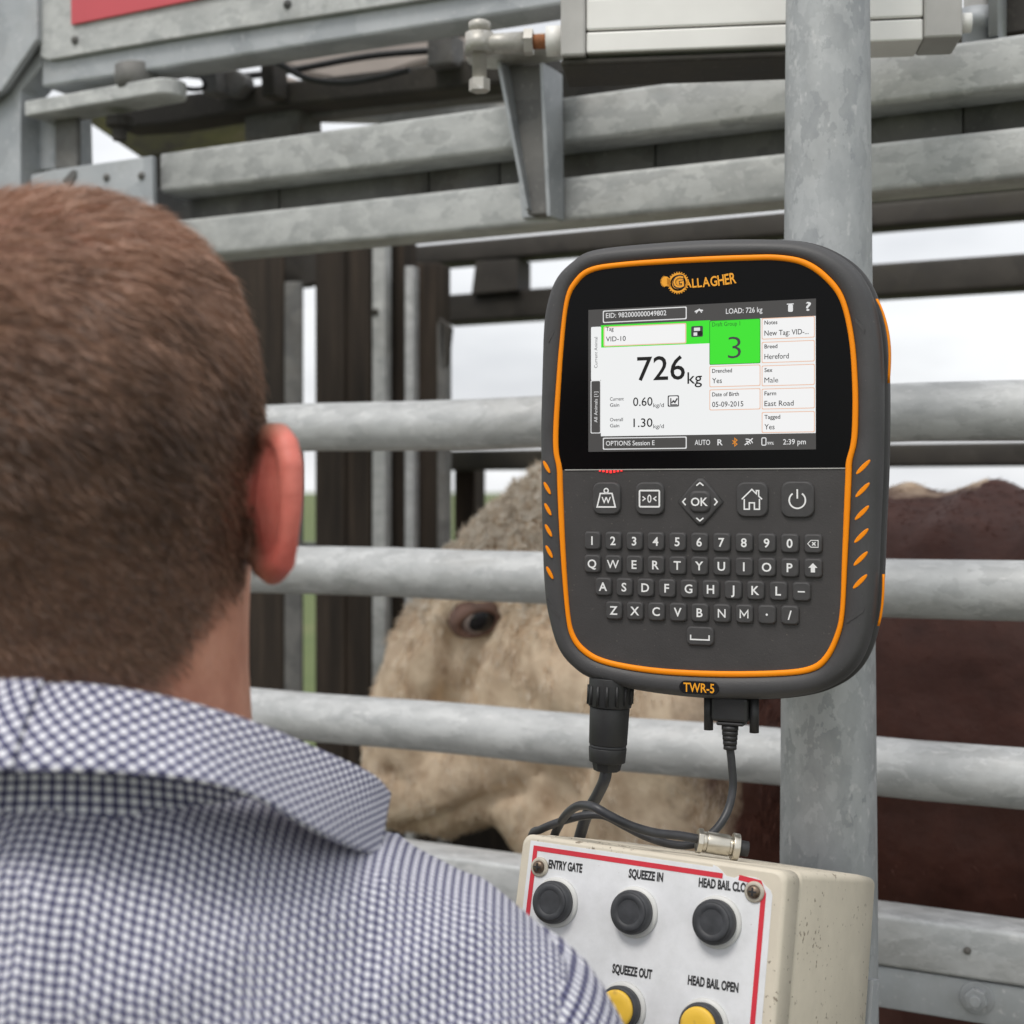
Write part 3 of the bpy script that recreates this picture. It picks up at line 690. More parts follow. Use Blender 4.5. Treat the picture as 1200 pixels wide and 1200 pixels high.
for (x0, y0, x1, y1, a, b, ax, bx_) in ((896, 112, 1158, 218, 'Notes', 'New Tag: VID-...', 974, 1128), (896, 230, 1158, 335, 'Breed', 'Hereford', 974, 1030), (896, 347, 1158, 450, 'Sex', 'Male', 950, 978),
                                      (896, 462, 1158, 565, 'Farm', 'East Road', 968, 1054), (896, 578, 1158, 682, 'Tagged', 'Yes', 988, 960), (638, 350, 890, 455, 'Drenched', 'Yes', 750, 700), (638, 466, 890, 570, 'Date of Birth', '05-09-2015', 784, 806)):
    bordered('data_field', x0, y0, x1, y1, 'ui_peach', 'ui_box', .0003, 4)
    st(a, x0 + 14, y0 + 36, ax, 19, 'ui_text', .014); st(b, x0 + 14, y0 + 88, bx_, 25)
panel('side_tab', 54, 160, 104, 424, 'ui_white', .0003, .0008); bordered('side_tab_idle', 52, 424, 103, 686, 'ui_pale', 'ui_dark', .0003, 4)
for s_, ya, yb_, m_ in (('Current Animal', 365, 212, 'ui_grey'), ('All Animals [1]', 632, 480, 'ui_pale')):
    v_, f_ = text_data(s_); ya_, yb2 = sv(ya, 80), sv(yb_, 80); v2 = v_.copy(); sc_ = (yb2 - ya_) / (v_[:, 0].max() - v_[:, 0].min())
    me = bpy.data.meshes.new('lettering'); me.from_pydata([(su(86) - y * sc_ * .95, ya_ + x * sc_, .0006) for x, y, _ in v_.tolist()], [], f_); link_mesh('lettering', me, m_, scr)
bordered('options_field', 112, 704, 526, 764, 'ui_pale', 'ui_dark', .00022)
st('OPTIONS Session E', 128, 745, 368, 23, 'ui_pale'); st('AUTO', 566, 743, 642, 25, 'ui_pale'); st('R', 678, 744, 704, 28, 'ui_pale', .015); st('2:39 pm', 1002, 740, 1114, 25, 'ui_pale')
mb = MB(); stroke(mb, [(su(752), sv(740)), (su(774), sv(722)), (su(763), sv(712)), (su(763), sv(750)), (su(774), sv(741)), (su(752), sv(722))], .0006, .0004); mb.build('wireless_icon', 'ui_amber', scr)
mb = MB()
for i in range(3): stroke(mb, arc(su(822), sv(748), .0012 + i * .0014, 20, 100, 8), .0006, .0004)
stroke(mb, [(su(812), sv(746)), (su(852), sv(714))], .0007, .00045); mb.build('signal_icon', 'ui_pale', scr)
mb = MB(); stroke(mb, rrect(su(907), sv(730), .0026, .0046, .0006, 2), .0006, .0004, True); mb.build('battery_icon', 'ui_pale', scr); st('99%', 924, 742, 956, 14, 'ui_pale')

# --- brand mark above the display
lg = empty('logo'); lg.parent = dev
ex, ey = dl(*z1(477, 168)); sx_ = .0002
mb = MB(); er = .0064
stroke(mb, arc(ex, ey, er * .9, 0, 360, 40)[:-1], .0013, .0004, True)
mb.add([(x, y, .0004) for x, y in arc(ex, ey, er * .62, 0, 360, 32)[:-1]], [tuple(range(32))])
for i in range(26):
    a = R(360 / 26 * i); stroke(mb, [(ex + er * .95 * math.cos(a), ey + er * .95 * math.sin(a)), (ex + er * 1.12 * math.cos(a), ey + er * 1.12 * math.sin(a))], .0006, .0004)
mb.build('emblem_disc', 'logo_orange', lg)
fx, fy = dl(*z1(437, 163)); mb = MB()
mb.add([(fx + .0027 * math.cos(R(a)), fy + .0032 * math.sin(R(a)), .0004) for a in range(0, 360, 15)], [tuple(range(24))])
for i in range(10):
    a = R(110 + 16 * i); stroke(mb, [(fx + .0027 * math.cos(a), fy + .0031 * math.sin(a)), (fx + .0035 * math.cos(a), fy + .0038 * math.sin(a))], .0005, .0004)
mb.add([(fx + .001, fy + .0022, .0004), (fx + .001, fy - .0022, .0004), (ex - .005, ey - .0028, .0004), (ex - .005, ey + .0028, .0004)], [(0, 1, 2, 3)])
mb.build('emblem_tail', 'logo_orange', lg)
gx, gy = dl(*z1(461, 187))
text_part('emblem_letter', 'G', gx, gx + .0078, gy, .0078, .0007, 'badge_black', lg, .05, R(5)); text_part('emblem_letter', 'G', gx + .0006, gx + .0074, gy + .0004, .0070, .0009, 'logo_orange', lg, .01, R(5))
rest = 'ALLAGHER'; ws = [text_data(c_, .02)[0] for c_ in rest]; wid = [(a[:, 0].max() - a[:, 0].min()) + .07 for a in ws]
ax0, ay0 = dl(*z1(497, 184)); ax1, ay1 = dl(*z1(666, 168)); tot = sum(wid); cur = 0
for c_, w_ in zip(rest, wid):
    t = cur / tot; x_ = ax0 + (ax1 - ax0) * t; y_ = ay0 + (ay1 - ay0) * t - .0006 * math.sin(math.pi * t)
    text_part('lettering', c_, x_, x_ + (ax1 - ax0) * (w_ - .07) / tot, y_, .0052 + .0016 * t, .0004, 'logo_orange', lg, .02, R(3 + 6 * t)); cur += w_
# --- keys
def key(name, px, py, wd, ht, r, leg=None, lw=None, lh=None, zt=.0014, bold=.012):
    x, y = dl(px, py); o = MB().loops([[(a, b, z) for a, b in rrect(x, y, wd - ins, ht - ins, r, 4)] for ins, z in ((-.0004, -.0006), (0, .0003), (.0005, zt - .0003), (.0016, zt))], True, False, True).build(name, 'key_rubber', dev)
    if leg:
        text_part('legend', leg, x, None, y - lh / 2, lh, zt + .00025, 'legend_white', o, bold, 0, True)
    return o, x, y, zt + .00025
KW, KH = .0112, .0117
rows = (('1234567890\b', 204, 909, 255, 265), ('QWERTYUIOP\n', 204, 909, 329, 343), ('ASDFGHJKL-', 239, 872, 402, 418), ('ZXCVBNM./', 273, 835, 478, 493))
for s_, xa, xb_, ya, yb_ in rows:
    A = dl(*z2(xa, ya)); B = dl(*z2(xb_, yb_)); n = len(s_)
    for i, ch in enumerate(s_):
        x = A[0] + (B[0] - A[0]) * i / (n - 1); y = A[1] + (B[1] - A[1]) * i / (n - 1)
        o = MB().loops([[(a, b, z) for a, b in rrect(x, y, KW - ins, KH - ins, .0022, 4)] for ins, z in ((-.0005, -.0006), (0, .0004), (.0005, .0013), (.0018, .0017))], True, False, True).build('key', 'key_rubber', dev)
        zt = .0019
        if ch == '\b':
            mb = MB(); stroke(mb, [(x - .0032, y), (x - .0012, y + .0021), (x + .0032, y + .0021), (x + .0032, y - .0021), (x - .0012, y - .0021)], .0005, zt, True)
            stroke(mb, [(x - .0004, y + .001), (x + .0016, y - .001)], .0007, zt); stroke(mb, [(x - .0004, y - .001), (x + .0016, y + .001)], .0007, zt + .00005); mb.build('legend', 'legend_white', o)
        elif ch == '\n':
            mb = MB(); mb.add([(x + a, y + b, zt) for a, b in ((0, .0032), (-.0028, .0003), (-.0013, .0003), (-.0013, -.0026), (.0013, -.0026), (.0013, .0003), (.0028, .0003))], [tuple(range(7))]); mb.build('legend', 'legend_white', o)
        elif ch == '-':
            mb = MB(); stroke(mb, [(x - .0022, y), (x + .0022, y)], .0008, zt); mb.build('legend', 'legend_white', o)
        elif ch == '.':
            mb = MB(); mb.add([(a, b, zt) for a, b in arc(x, y, .0007, 0, 360, 12)[:-1]], [tuple(range(12))]); mb.build('legend', 'legend_white', o)
        elif ch == 'M':
            mb = MB(); stroke(mb, [(x - .0024, y - .0026), (x - .0024, y + .0024), (x, y - .0010), (x + .0024, y + .0024), (x + .0024, y - .0026)], .0009, zt); mb.build('legend', 'legend_white', o)
        else: text_part('legend', ch, x, None, y - .0026, .0053, zt, 'legend_white', o, .008 if ch in 'MNW' else .020, 0, True)
o, x, y, zt = key('space_key', *z2(548, 560), .0178, .0118, .003)
mb = MB(); stroke(mb, [(x - .006, y + .0008), (x - .006, y - .0022), (x + .006, y - .0022), (x + .006, y + .0008)], .0009, zt); mb.build('legend', 'legend_white', o)
def sk(mb, P, wd=.0008, closed=False): stroke(mb, P, wd, zt, closed)
o, x, y, zt = key('weigh_key', *z2(249, 120), .0190, .0208, .0048)
mb = MB(); sk(mb, [(x - .0062, y - .0056), (x - .0040, y + .0032), (x + .0040, y + .0032), (x + .0062, y - .0056)], .001, True); sk(mb, arc(x, y + .0050, .0014, 0, 360, 20)[:-1], .0009, True); mb.build('legend', 'legend_white', o)
text_part('legend', 'W', x, None, y - .0032, .0040, zt, 'legend_white', o, .02, 0, True)
o, x, y, zt = key('zero_key', *z2(387, 121), .0192, .0210, .0048)
mb = MB(); sk(mb, rrect(x, y, .0132, .0104, .0006, 2), .0011, True); sk(mb, [(x - .0046, y + .0014), (x - .0028, y), (x - .0046, y - .0014)], .0008); sk(mb, [(x + .0046, y + .0014), (x + .0028, y), (x + .0046, y - .0014)], .0008); mb.build('legend', 'legend_white', o)
text_part('legend', '0', x, x + .0028, y - .0025, .0050, zt, 'legend_white', o, .015, 0, True)
o, x, y, zt = key('home_key', *z2(714, 124), .0200, .0216, .0050)
mb = MB(); sk(mb, [(x - .0048, y + .0004), (x - .0048, y - .0060), (x - .0016, y - .0060), (x - .0016, y - .0020), (x + .0016, y - .0020), (x + .0016, y - .0060), (x + .0048, y - .0060), (x + .0048, y + .0004)], .0009)
sk(mb, [(x - .0064, y + .0002), (x, y + .0064), (x + .0028, y + .0036), (x + .0028, y + .0056), (x + .0043, y + .0056), (x + .0043, y + .0022), (x + .0064, y + .0002)], .0009); mb.build('legend', 'legend_white', o)
o, x, y, zt = key('power_key', *z2(859, 124), .0206, .0222, .0052)
mb = MB(); sk(mb, arc(x, y - .0004, .0050, 125, 415, 28), .0010); sk(mb, [(x, y + .0064), (x, y + .0006)], .0010); mb.build('legend', 'legend_white', o)
x, y = dl(*z2(548, 131)); dm = .0148
dia = [(x + dm * .985 * a, y + dm * 1.06 * b) for a, b in ((1, 0), (.55, .50), (.12, .93), (-.12, .93), (-.55, .50), (-1, 0), (-.55, -.50), (-.12, -.93), (.12, -.93), (.55, -.50))]
def scl(P, k_): return [(x + (a - x) * k_, y + (b - y) * k_) for a, b in P]
nav = MB().loops([[(a, b, z) for a, b in scl(dia, k_)] for k_, z in ((1.02, -.0006), (1.0, .0004), (.94, .0011), (.88, .0011))], True, False, True).build('navigation_pad', 'key_rubber', dev); zt = .0015
mb = MB()
for a, b in ((1, 0), (-1, 0), (0, 1), (0, -1)):
    cx_, cy_ = x + a * .0102, y + b * .0111
    if a: stroke(mb, [(cx_ - a * .0009, cy_ + .0022), (cx_ + a * .0010, cy_), (cx_ - a * .0009, cy_ - .0022)], .0009, zt)
    else: stroke(mb, [(cx_ - .0023, cy_ - b * .0009), (cx_, cy_ + b * .0010), (cx_ + .0023, cy_ - b * .0009)], .0009, zt)
mb.build('legend', 'legend_white', nav)
ok = MB().loops([[(a, b, z) for a, b in rrect(x, y, d, d, d * .30, 5)] for d, z in ((.0142, .0010), (.0136, .0016), (.0124, .0024), (.0108, .0026))], True, False, True).build('ok_key', 'key_rubber', dev)
text_part('legend', 'OK', x, None, y - .0025, .0050, .0029, 'legend_white', ok, .02, 0, True)
# badge at the bottom edge
x, y = dl(*z2(544, 725))
bd = MB().prism(rrect(x, y, .0258, .0084, .0042, 6), 2, -.004, .0010).build('badge', 'badge_black', dev, .0003)
text_part('lettering', 'TWR-5', x - .0100, x + .0100, y - .0028,   .0056, .00115, 'logo_orange', bd, .015)
mb = MB(); mb.box(.03, .085, -.03, .06, -.090, -.049); mb.build('mounting_bracket', 'galv_plate', dev, .003)

# ================================================================== CONTROL BOX
MBX, bl = tilted_frame(31, 14, 800, 1080, 0.83)
cbx = empty('control_box', mat=MBX)
tag(cbx, 'chipped beige control box with push buttons on a white red-bordered panel below the terminal', 'control box')
z5 = lambda x, y: (590 + x * .275, 970 + y * .275)
xL = bl(606, 1030)[0]; xR = bl(921, 1040)[0]; yT = bl(760, 997.5)[1]; yB = yT - 0.235
M_ = MBX; c_f = M_ @ Vector((xR, yT, 0)); nb = -(M_.to_3x3() @ Vector((0, 0, 1)))
u_t = (1029 - 600) / FPX; LB = (u_t * c_f.y - c_f.x) / (nb.x - u_t * nb.y); LB = max(.10, min(.2, LB))
cxb, cyb = (xL + xR) / 2, (yT + yB) / 2; WX, WY = xR - xL, yT - yB
lid = MB().loops([[(a, b, z) for a, b in rrect(cxb, cyb, WX - i_, WY - i_, .006, 4)] for i_, z in ((.002, -.024), (0, -.0225), (0, -.003), (.0015, -.0008), (.005, 0))], True, True, True).build('lid', 'box_beige', cbx)
MB().loops([[(a, b, z) for a, b in rrect(cxb, cyb, WX - i_, WY - i_, .005, 4)] for i_, z in ((.006, -LB), (.0025, -LB + .002), (-.0002, -LB + .03), (-.0008, -.0275), (.003, -.0242))], True, True, True).build('body', 'box_beige', cbx)
MB().box(xL + .01, xR - .012, yB + .01, yT - .012, -LB - .006, -LB - .0002).build('back_plate', 'galv_beam', cbx, .001)
MB().box(xR - .05, xR + .0, cyb - .05, cyb + .05, -LB - .022, -LB - .0062).build('pole_bracket', 'galv_plate', cbx)
# sticker with torn corner
P = lambda x, y: bl(*z5(x, y))
xl_ = P(100, 200)[0]; xr_ = P(1140, 400)[0]; yt_ = P(500, 110)[1]; yb_ = yB + .012
torn = [P(895, 158), P(915, 168), P(930, 182), P(950, 205), P(985, 214), P(1005, 205), P(1040, 208), P(1075, 212), P(1100, 225), P(1118, 248), P(1140, 268), P(1147, 290)]
stk_pts = [(xl_, yb_), (xr_, yb_)] + [(min(a, xr_), b) for a, b in torn[::-1]] + [(torn[0][0], yt_), (xl_, yt_)]
stk = MB().prism(stk_pts, 2, -.0004, .0004).build('label_sheet', 'sticker', cbx)
rx0, rx1, ry1 = P(118, 260)[0], P(1100, 400)[0], P(500, 141)[1]
mb = MB(); stroke(mb, [(P(950, 203)[0] - .002, ry1), (rx0, ry1), (rx0, yb_ + .008), (rx1, yb_ + .008), (rx1, P(1115, 285)[1]), (rx1 - .003, P(1100, 236)[1]), (P(1005, 212)[0], P(1005, 212)[1] )], .0030, .0006)
mb.build('red_border', 'print_red', stk)
def bt(s_, x0, x1, yb2, cap):
    A, B = P(x0, yb2[0]), P(x1, yb2[1]); text_part('lettering', s_, A[0], B[0], (A[1] + B[1]) / 2, cap, .0006, 'print_black', stk, .042, math.atan2(B[1] - A[1], B[0] - A[0]) * .5)
CAPH = .0048
bt('ENTRY GATE', 192, 336, (174, 191), CAPH); bt('SQUEEZE IN', 534, 681, (215, 230), CAPH); bt('HEAD BAIL CLOSE', 832, 1062, (258, 278), CAPH)
bt('AUTO', 165, 246, (532, 541), CAPH); bt('SQUEEZE OUT', 464, 634, (623, 644), CAPH); bt('HEAD BAIL OPEN', 786, 1002, (672, 702), CAPH)
def button(px, py, mat):
    x, y = P(px, py); rb = .0128
    b0 = empty('push_button'); b0.parent = cbx
    MB().lathe([(rb * 1.16, .0003), (rb * 1.16, .0018), (rb * 1.08, .0028), (rb * .9, .0029)], (x, y, 0), 2, 40).build('bezel_ring', 'ring_white', b0)
    MB().lathe([(rb * .98, .0025), (rb * 1.0, .0068), (rb * .97, .0086), (rb * .90, .0096), (rb * .88, .0097)], (x, y, 0), 2, 40).build('guard_ring', 'button_black', b0)
    if mat == 'button_black': pr_ = [(rb * .89, .0096), (rb * .80, .0104), (rb * .62, .0104), (rb * .54, .0096), (rb * .42, .0088), (rb * .2, .0084), (.0001, .0083)]
    else: pr_ = [(rb * .84, .0096), (rb * .82, .0112), (rb * .74, .0120), (rb * .4, .0119), (.0001, .0118)]
    MB().lathe(pr_, (x, y, 0), 2, 40).build('button_cap', mat, b0)
for (px, py, m_) in ((228, 318, 'button_black'), (563, 360, 'button_black'), (914, 402, 'button_black'), (170, 700, 'button_yellow'), (512, 768, 'button_yellow'), (858, 842, 'button_yellow')): button(px, py, m_)
for px, py in ((157, 168), (1072, 274)):
    x, y = P(px, py)
    s0 = empty('panel_screw'); s0.parent = cbx
    MB().lathe([(.0060, .0004), (.0060, .0012), (.0050, .0022), (.0036, .0018), (.0001, .0016)], (x, y, 0), 2, 28).build('washer', 'washer', s0)
    MB().lathe([(.0039, .0017), (.0038, .0032), (.0028, .0041), (.0001, .0044)], (x, y, 0), 2, 20).build('screw_head', 'screw', s0)
    mb = MB(); mb.box(x - .0024, x + .0024, y - .0005, y + .0005, .0043, .0046); mb.box(x - .0005, x + .0005, y - .0024, y + .0024, .0043, .00465); mb.build('screw_slot', 'print_black', s0)
# silver socket on top of the box
z3 = lambda x, y: (580 + x * .4, 780 + y * .4)
A = world_at(*z3(592, 512), .875); B = world_at(*z3(742, 538), .875); ax_ = (B - A)
sock = empty('metal_socket', A); tag(sock, 'small silver threaded connector lying on top of the control box', 'connector')
def along(t): return ax_ * t
def ring_t(name, t0, t1, r_, mat, n=20, smooth=True): MB().tube([along(t0), along(t1)], r_, n, smooth).build(name, mat, sock, .0004)
ring_t('lock_nut', 0, .10, .0078, 'nickel', 8, False); ring_t('neck', .10, .18, .0062, 'nickel'); ring_t('barrel', .18, .62, .0066, 'nickel'); ring_t('thread', .62, .68, .0058, 'nickel'); ring_t('flange', .68, .81, .0084, 'nickel'); ring_t('gland', .81, 1.0, .0048, 'plug_black', 12)

# ================================================================== CABLES
def cable(name, pts, r_, mat='cable_black', parent=None):
    return MB().tube(catmull([Vector(p) for p in pts], 10), r_, 12).build(name, mat, parent)
pw = tag(empty('power_lead', world_at(716, 800, .91)), 'black lead with a thick round plug under the terminal on the left', 'cable')
off = pw.location
def rel(p, o_): return Vector(p) - o_
zc_ = .94
def pv(px, py, z, o_): return world_at(px, py, z) - o_
a, b = world_at(716, 800, zc_) - off, world_at(711, 903, zc_) - off
dvec = b - a
def seg(name, t0, t1, r0, r1, mat, parent, n=28, smooth=True): MB().tube([a + dvec * t0, a + dvec * t1], [r0, r1], n, smooth).build(name, mat, parent, .0005)
pg = empty('round_plug'); pg.parent = pw
seg('plug_collar', -.06, .27, 0.01449, 0.01428, 'plug_black', pg)
for i in range(14):
    q = 2 * math.pi * i / 14; c2 = Vector((math.cos(q), math.sin(q), 0)) * .0145
    MB().tube([a + dvec * .02 + c2, a + dvec * .24 + c2], .0011, 6).build('collar_rib', 'plug_black', pg)
seg('plug_body', .275, .70, 0.01325, 0.01263, 'plug_black', pg); seg('plug_ring', .70, .735, 0.01221, 0.01221, 'cable_black', pg); seg('plug_tail', .735, .90, 0.01263, 0.01201, 'plug_black', pg); seg('plug_gland', .90, 1.0, 0.01014, 0.00890, 'plug_black', pg, 8, False)
cable('cord', [pv(711, 900, zc_, off), pv(708, 915, zc_, off), pv(700, 932, zc_ + .01, off), pv(690, 950, zc_ + .02, off), pv(682, 972, zc_ + .03, off), pv(676, 1000, zc_ + .045, off), pv(672, 1060, 1.02, off)], .0040, parent=pw)
sl = tag(empty('serial_lead', world_at(854, 820, .89)), 'black lead with a flat screw plug looping from the terminal across the box', 'cable')
off = sl.location; zz = .908
hd = empty('flat_plug'); hd.parent = sl
p0 = pv(857, 834, zz, off); cr22, sr22 = math.cos(R(22)), math.sin(R(22))
def fbox(name, x0, x1, z0_, z1_, d0, d1, mat, bev=.0015):
    mb = MB(); vs = []
    for zq in (z0_, z1_):
        for xq, dq in ((x0, d0), (x1, d0), (x1, d1), (x0, d1)): vs.append((p0.x + xq * cr22 + dq * sr22, p0.y - xq * sr22 + dq * cr22, p0.z + zq))
    mb.add(vs, [(3, 2, 1, 0), (4, 5, 6, 7), (0, 1, 5, 4), (1, 2, 6, 5), (2, 3, 7, 6), (3, 0, 4, 7)]); return mb.build(name, mat, hd, bev)
fbox('plug_shell', -.0118, .0118, -.0060, .0095, -.006, .008, 'plug_black', .002)
fbox('plug_shoulder', -.0088, .0088, -.0085, -.0061, -.005, .007, 'plug_black', .001)
for sx in (-.0148, .0148):
    mb = MB(); q = Vector((p0.x + sx * cr22, p0.y - sx * sr22, 0)); mb.tube([q + Vector((0, 0, p0.z + .0095)), q + Vector((0, 0, p0.z - .0125))], .0030, 14); mb.build('thumb_screw', 'plug_black', hd)
for i in range(5):
    zq = p0.z - .009 - i * .0031; MB().tube([(p0.x - .0008, p0.y, zq), (p0.x - .0008 , p0.y, zq - .0026)], .0054 - i * .0003, 14).build('strain_relief', 'plug_black', hd)
MB().tube([(p0.x - .0008, p0.y, p0.z - .008), (p0.x - .0008, p0.y, p0.z - .024)], .0040, 12).build('strain_core', 'plug_black', hd)
cable('cord', [pv(*z3(688, 235), zz, off), pv(*z3(694, 290), zz, off), pv(*z3(697, 360), zz, off), pv(*z3(680, 430), zz - .005, off), pv(*z3(640, 488), zz - .012, off), pv(*z3(580, 524), zz - .018, off), pv(*z3(510, 522), zz - .020, off), pv(*z3(440, 500), zz - .018, off),
               pv(*z3(380, 470), zz - .012, off), pv(*z3(320, 440), zz - .005, off), pv(*z3(260, 440), zz, off), pv(*z3(190, 458), zz + .008, off), pv(*z3(135, 480), zz + .02, off), pv(*z3(108, 500), zz + .05, off), pv(*z3(110, 600), zz + .12, off)], .0026, parent=sl)
sk_ = tag(empty('socket_lead', world_at(*z3(596, 505), .87)), 'black cord looping from the silver connector back over the box', 'cable'); off = sk_.location
cable('cord', [pv(*z3(596, 508), .875, off), pv(*z3(540, 498), .874, off), pv(*z3(470, 490), .872, off), pv(*z3(400, 470), .868, off), pv(*z3(340, 442), .866, off), pv(*z3(290, 415), .87, off), pv(*z3(250, 410), .885, off), pv(*z3(218, 428), .90, off), pv(*z3(190, 465), .92, off), pv(*z3(170, 520), .95, off), pv(*z3(168, 640), 1.02, off)], .0028, parent=sk_)

# ================================================================== ORGANIC HELPERS
def blob(bm, c, r, seg=16, rot=None):
    M = Matrix.Translation(Vector(c)) @ (rot.to_4x4() if rot is not None else Matrix.Identity(4)) @ Matrix.Diagonal((*r, 1)) if not isinstance(r, (int, float)) else Matrix.Translation(Vector(c)) @ Matrix.Diagonal((r, r, r, 1))
    bmesh.ops.create_icosphere(bm, subdivisions=3 if seg > 12 else 2, radius=1.0, matrix=M)
def chain(bm, pts, rads, step=0.35):
    """overlapping spheres between successive points; radii may be tuples"""
    for (a, ra), (b, rb) in zip(zip(pts[:-1], rads[:-1]), zip(pts[1:], rads[1:])):
        a, b = Vector(a), Vector(b); ra3 = Vector(ra if isinstance(ra, tuple) else (ra,) * 3); rb3 = Vector(rb if isinstance(rb, tuple) else (rb,) * 3)
        n = max(1, int((b - a).length / (min(*ra3, *rb3) * step)))
        for i in range(n + 1):
            t = i / n; blob(bm, a.lerp(b, t), tuple(ra3.lerp(rb3, t)), 10)
def remeshed(bm, voxel, smooth=6):
    me = bpy.data.meshes.new('tmp'); bm.to_mesh(me); bm.free()
    o = bpy.data.objects.new('tmp', me); COL.objects.link(o)
    m = o.modifiers.new('r', 'REMESH'); m.mode = 'VOXEL'; m.voxel_size = voxel
    if smooth:
        s_ = o.modifiers.new('s', 'SMOOTH'); s_.factor = 0.5; s_.iterations = smooth
    dg = bpy.context.evaluated_depsgraph_get(); r_ = bpy.data.meshes.new_from_object(o.evaluated_get(dg))
    bpy.data.objects.remove(o); bpy.data.meshes.remove(me)
    r_.polygons.foreach_set('use_smooth', [True] * len(r_.polygons))
    return r_
def sample_mesh(me, n, keep):
    """random points and normals on a mesh; keep(P, N) -> probability"""
    me.calc_loop_triangles(); nt_ = len(me.loop_triangles)
    tri = np.empty(nt_ * 3, dtype=np.int32); me.loop_triangles.foreach_get('vertices', tri); tri = tri.reshape(-1, 3)
    co = np.empty(len(me.vertices) * 3); me.vertices.foreach_get('co', co); co = co.reshape(-1, 3)
    a, b, c = co[tri[:, 0]], co[tri[:, 1]], co[tri[:, 2]]; nn = np.cross(b - a, c - a); ar = np.linalg.norm(nn, axis=1)
    nn = nn / (ar[:, None] + 1e-12); cen = (a + b + c) / 3; pr = ar * keep(cen, nn); pr = pr / pr.sum()
    idx = RNG.choice(nt_, n, p=pr); u, v_ = RNG.random(n), RNG.random(n); fl_ = u + v_ > 1; u[fl_], v_[fl_] = 1 - u[fl_], 1 - v_[fl_]
    return a[idx] + (b[idx] - a[idx]) * u[:, None] + (c[idx] - a[idx]) * v_[:, None], nn[idx]
def unit(a): return a / (np.linalg.norm(a, axis=1)[:, None] + 1e-12)
def strands(name, P, D1, D2, ln, wd, mat, parent, shade):
    """blades: root -> mid along D1 -> tip along D2"""
    n = len(P); side = unit(np.cross(D1, RNG.normal(size=(n, 3)))); ln = ln[:, None]; wd = wd[:, None]
    m1 = P + D1 * ln * .5; tip = m1 + D2 * ln * .5
    V = np.stack([P - side * wd, P + side * wd, m1 + side * wd * .75, m1 - side * wd * .75, tip], 1).reshape(-1, 3)
    base = (np.arange(n) * 5)[:, None]
    loops = np.concatenate([base + np.array([0, 1, 2, 3]), base + np.array([3, 2, 4])], 1).reshape(-1)
    me = bpy.data.meshes.new(name); me.vertices.add(n * 5); me.vertices.foreach_set('co', V.reshape(-1))
    me.loops.add(n * 7); me.loops.foreach_set('vertex_index', loops.astype(np.int32))
    me.polygons.add(n * 2); ls = np.stack([np.arange(n) * 7, np.arange(n) * 7 + 4], 1).reshape(-1)
    me.polygons.foreach_set('loop_start', ls.astype(np.int32))
    at = me.attributes.new('tint', 'FLOAT', 'POINT'); at.data.foreach_set('value', np.repeat(shade, 5).astype(np.float32))
    me.update(calc_edges=True); me.validate()
    return link_mesh(name, me, mat, parent)
def vnoise(P, sc, seed=0.0):
    return np.array([mnoise.noise((p[0] * sc + seed, p[1] * sc, p[2] * sc)) for p in P])

# ================================================================== BULL
WC = -0.40
def bp(px, py, wv=WC): s_, h_ = fl(px, py, wv); return Vector((s_, wv, h_))
bm = bmesh.new()
chain(bm, [bp(668, 622), bp(600, 690), bp(522, 780), bp(486, 866), bp(482, 925)],
      [(.088, .100, .088), (.090, .112, .090), (.084, .100, .082), (.074, .084, .070), (.062, .078, .060)])
chain(bm, [bp(668, 640), bp(670, 790), bp(600, 885), bp(520, 930)], [(.09, .11, .09), (.12, .125, .13), (.085, .095, .085), (.06, .07, .058)])      # cheek and jaw
chain(bm, [bp(680, 760), bp(770, 780), bp(880, 800)], [(.12, .13, .15), (.17, .17, .22), (.24, .23, .28)])           # neck
chain(bm, [bp(620, 910), bp(700, 955), bp(830, 1010)], [(.075, .085, .080), (.11, .11, .12), (.16, .16, .20)])       # throat
nb_ = bp(880, 800); back_h = EYE_H + 0.020
body_pts = [Vector((nb_.x, WC, back_h - .30)), Vector((nb_.x - .28, WC, back_h - .36)), Vector((nb_.x - .70, WC, back_h - .385)), Vector((nb_.x - 1.15, WC, back_h - .385)), Vector((nb_.x - 1.55, WC, back_h - .35))]
chain(bm, body_pts, [(.22, .25, .28), (.25, .29, .36), (.28, .315, .385), (.28, .315, .385), (.20, .26, .34)])
for ds, bk in ((-.22, 0), (-1.50, 1)):
    for sw in (-1, 1):
        x_ = nb_.x + ds; wv = WC + sw * .19
        if bk: pts = [(x_ + .05, wv, 1.05), (x_ + .08, wv, .85), (x_ - .10, wv, .62), (x_ - .03, wv, .38), (x_ - .02, wv, .24), (x_ + .01, wv, .185)]
        else: pts = [(x_, wv, 1.02), (x_ - .01, wv, .80), (x_ + .02, wv, .55), (x_ + .01, wv, .36), (x_ + .02, wv, .24), (x_ + .05, wv, .185)]
        chain(bm, pts, [.14, .11, .065, .045, .05, (.065, .055, .036)])
for sw in (-1, 1):       # ears behind the poll
    c0 = bp(700, 650) + Vector((0, sw * .09, 0)); chain(bm, [c0, c0 + Vector((-.07, sw * .07, .01)), c0 + Vector((-.12, sw * .12, -.02))], [(.03, .03, .03), (.045, .025, .045), (.012, .012, .015)])
tl = Vector((nb_.x - 1.74, WC, back_h - .12)); chain(bm, [tl, tl + Vector((-.05, 0, -.3)), tl + Vector((-.03, 0, -.75))], [.05, .03, .035])
bull_me = remeshed(bm, 0.0085, 8)
s_cut = fl(838, 880, -0.2)[0]       # where the cream coat turns brown
s_crest = fl(1098, 556, WC)[0]
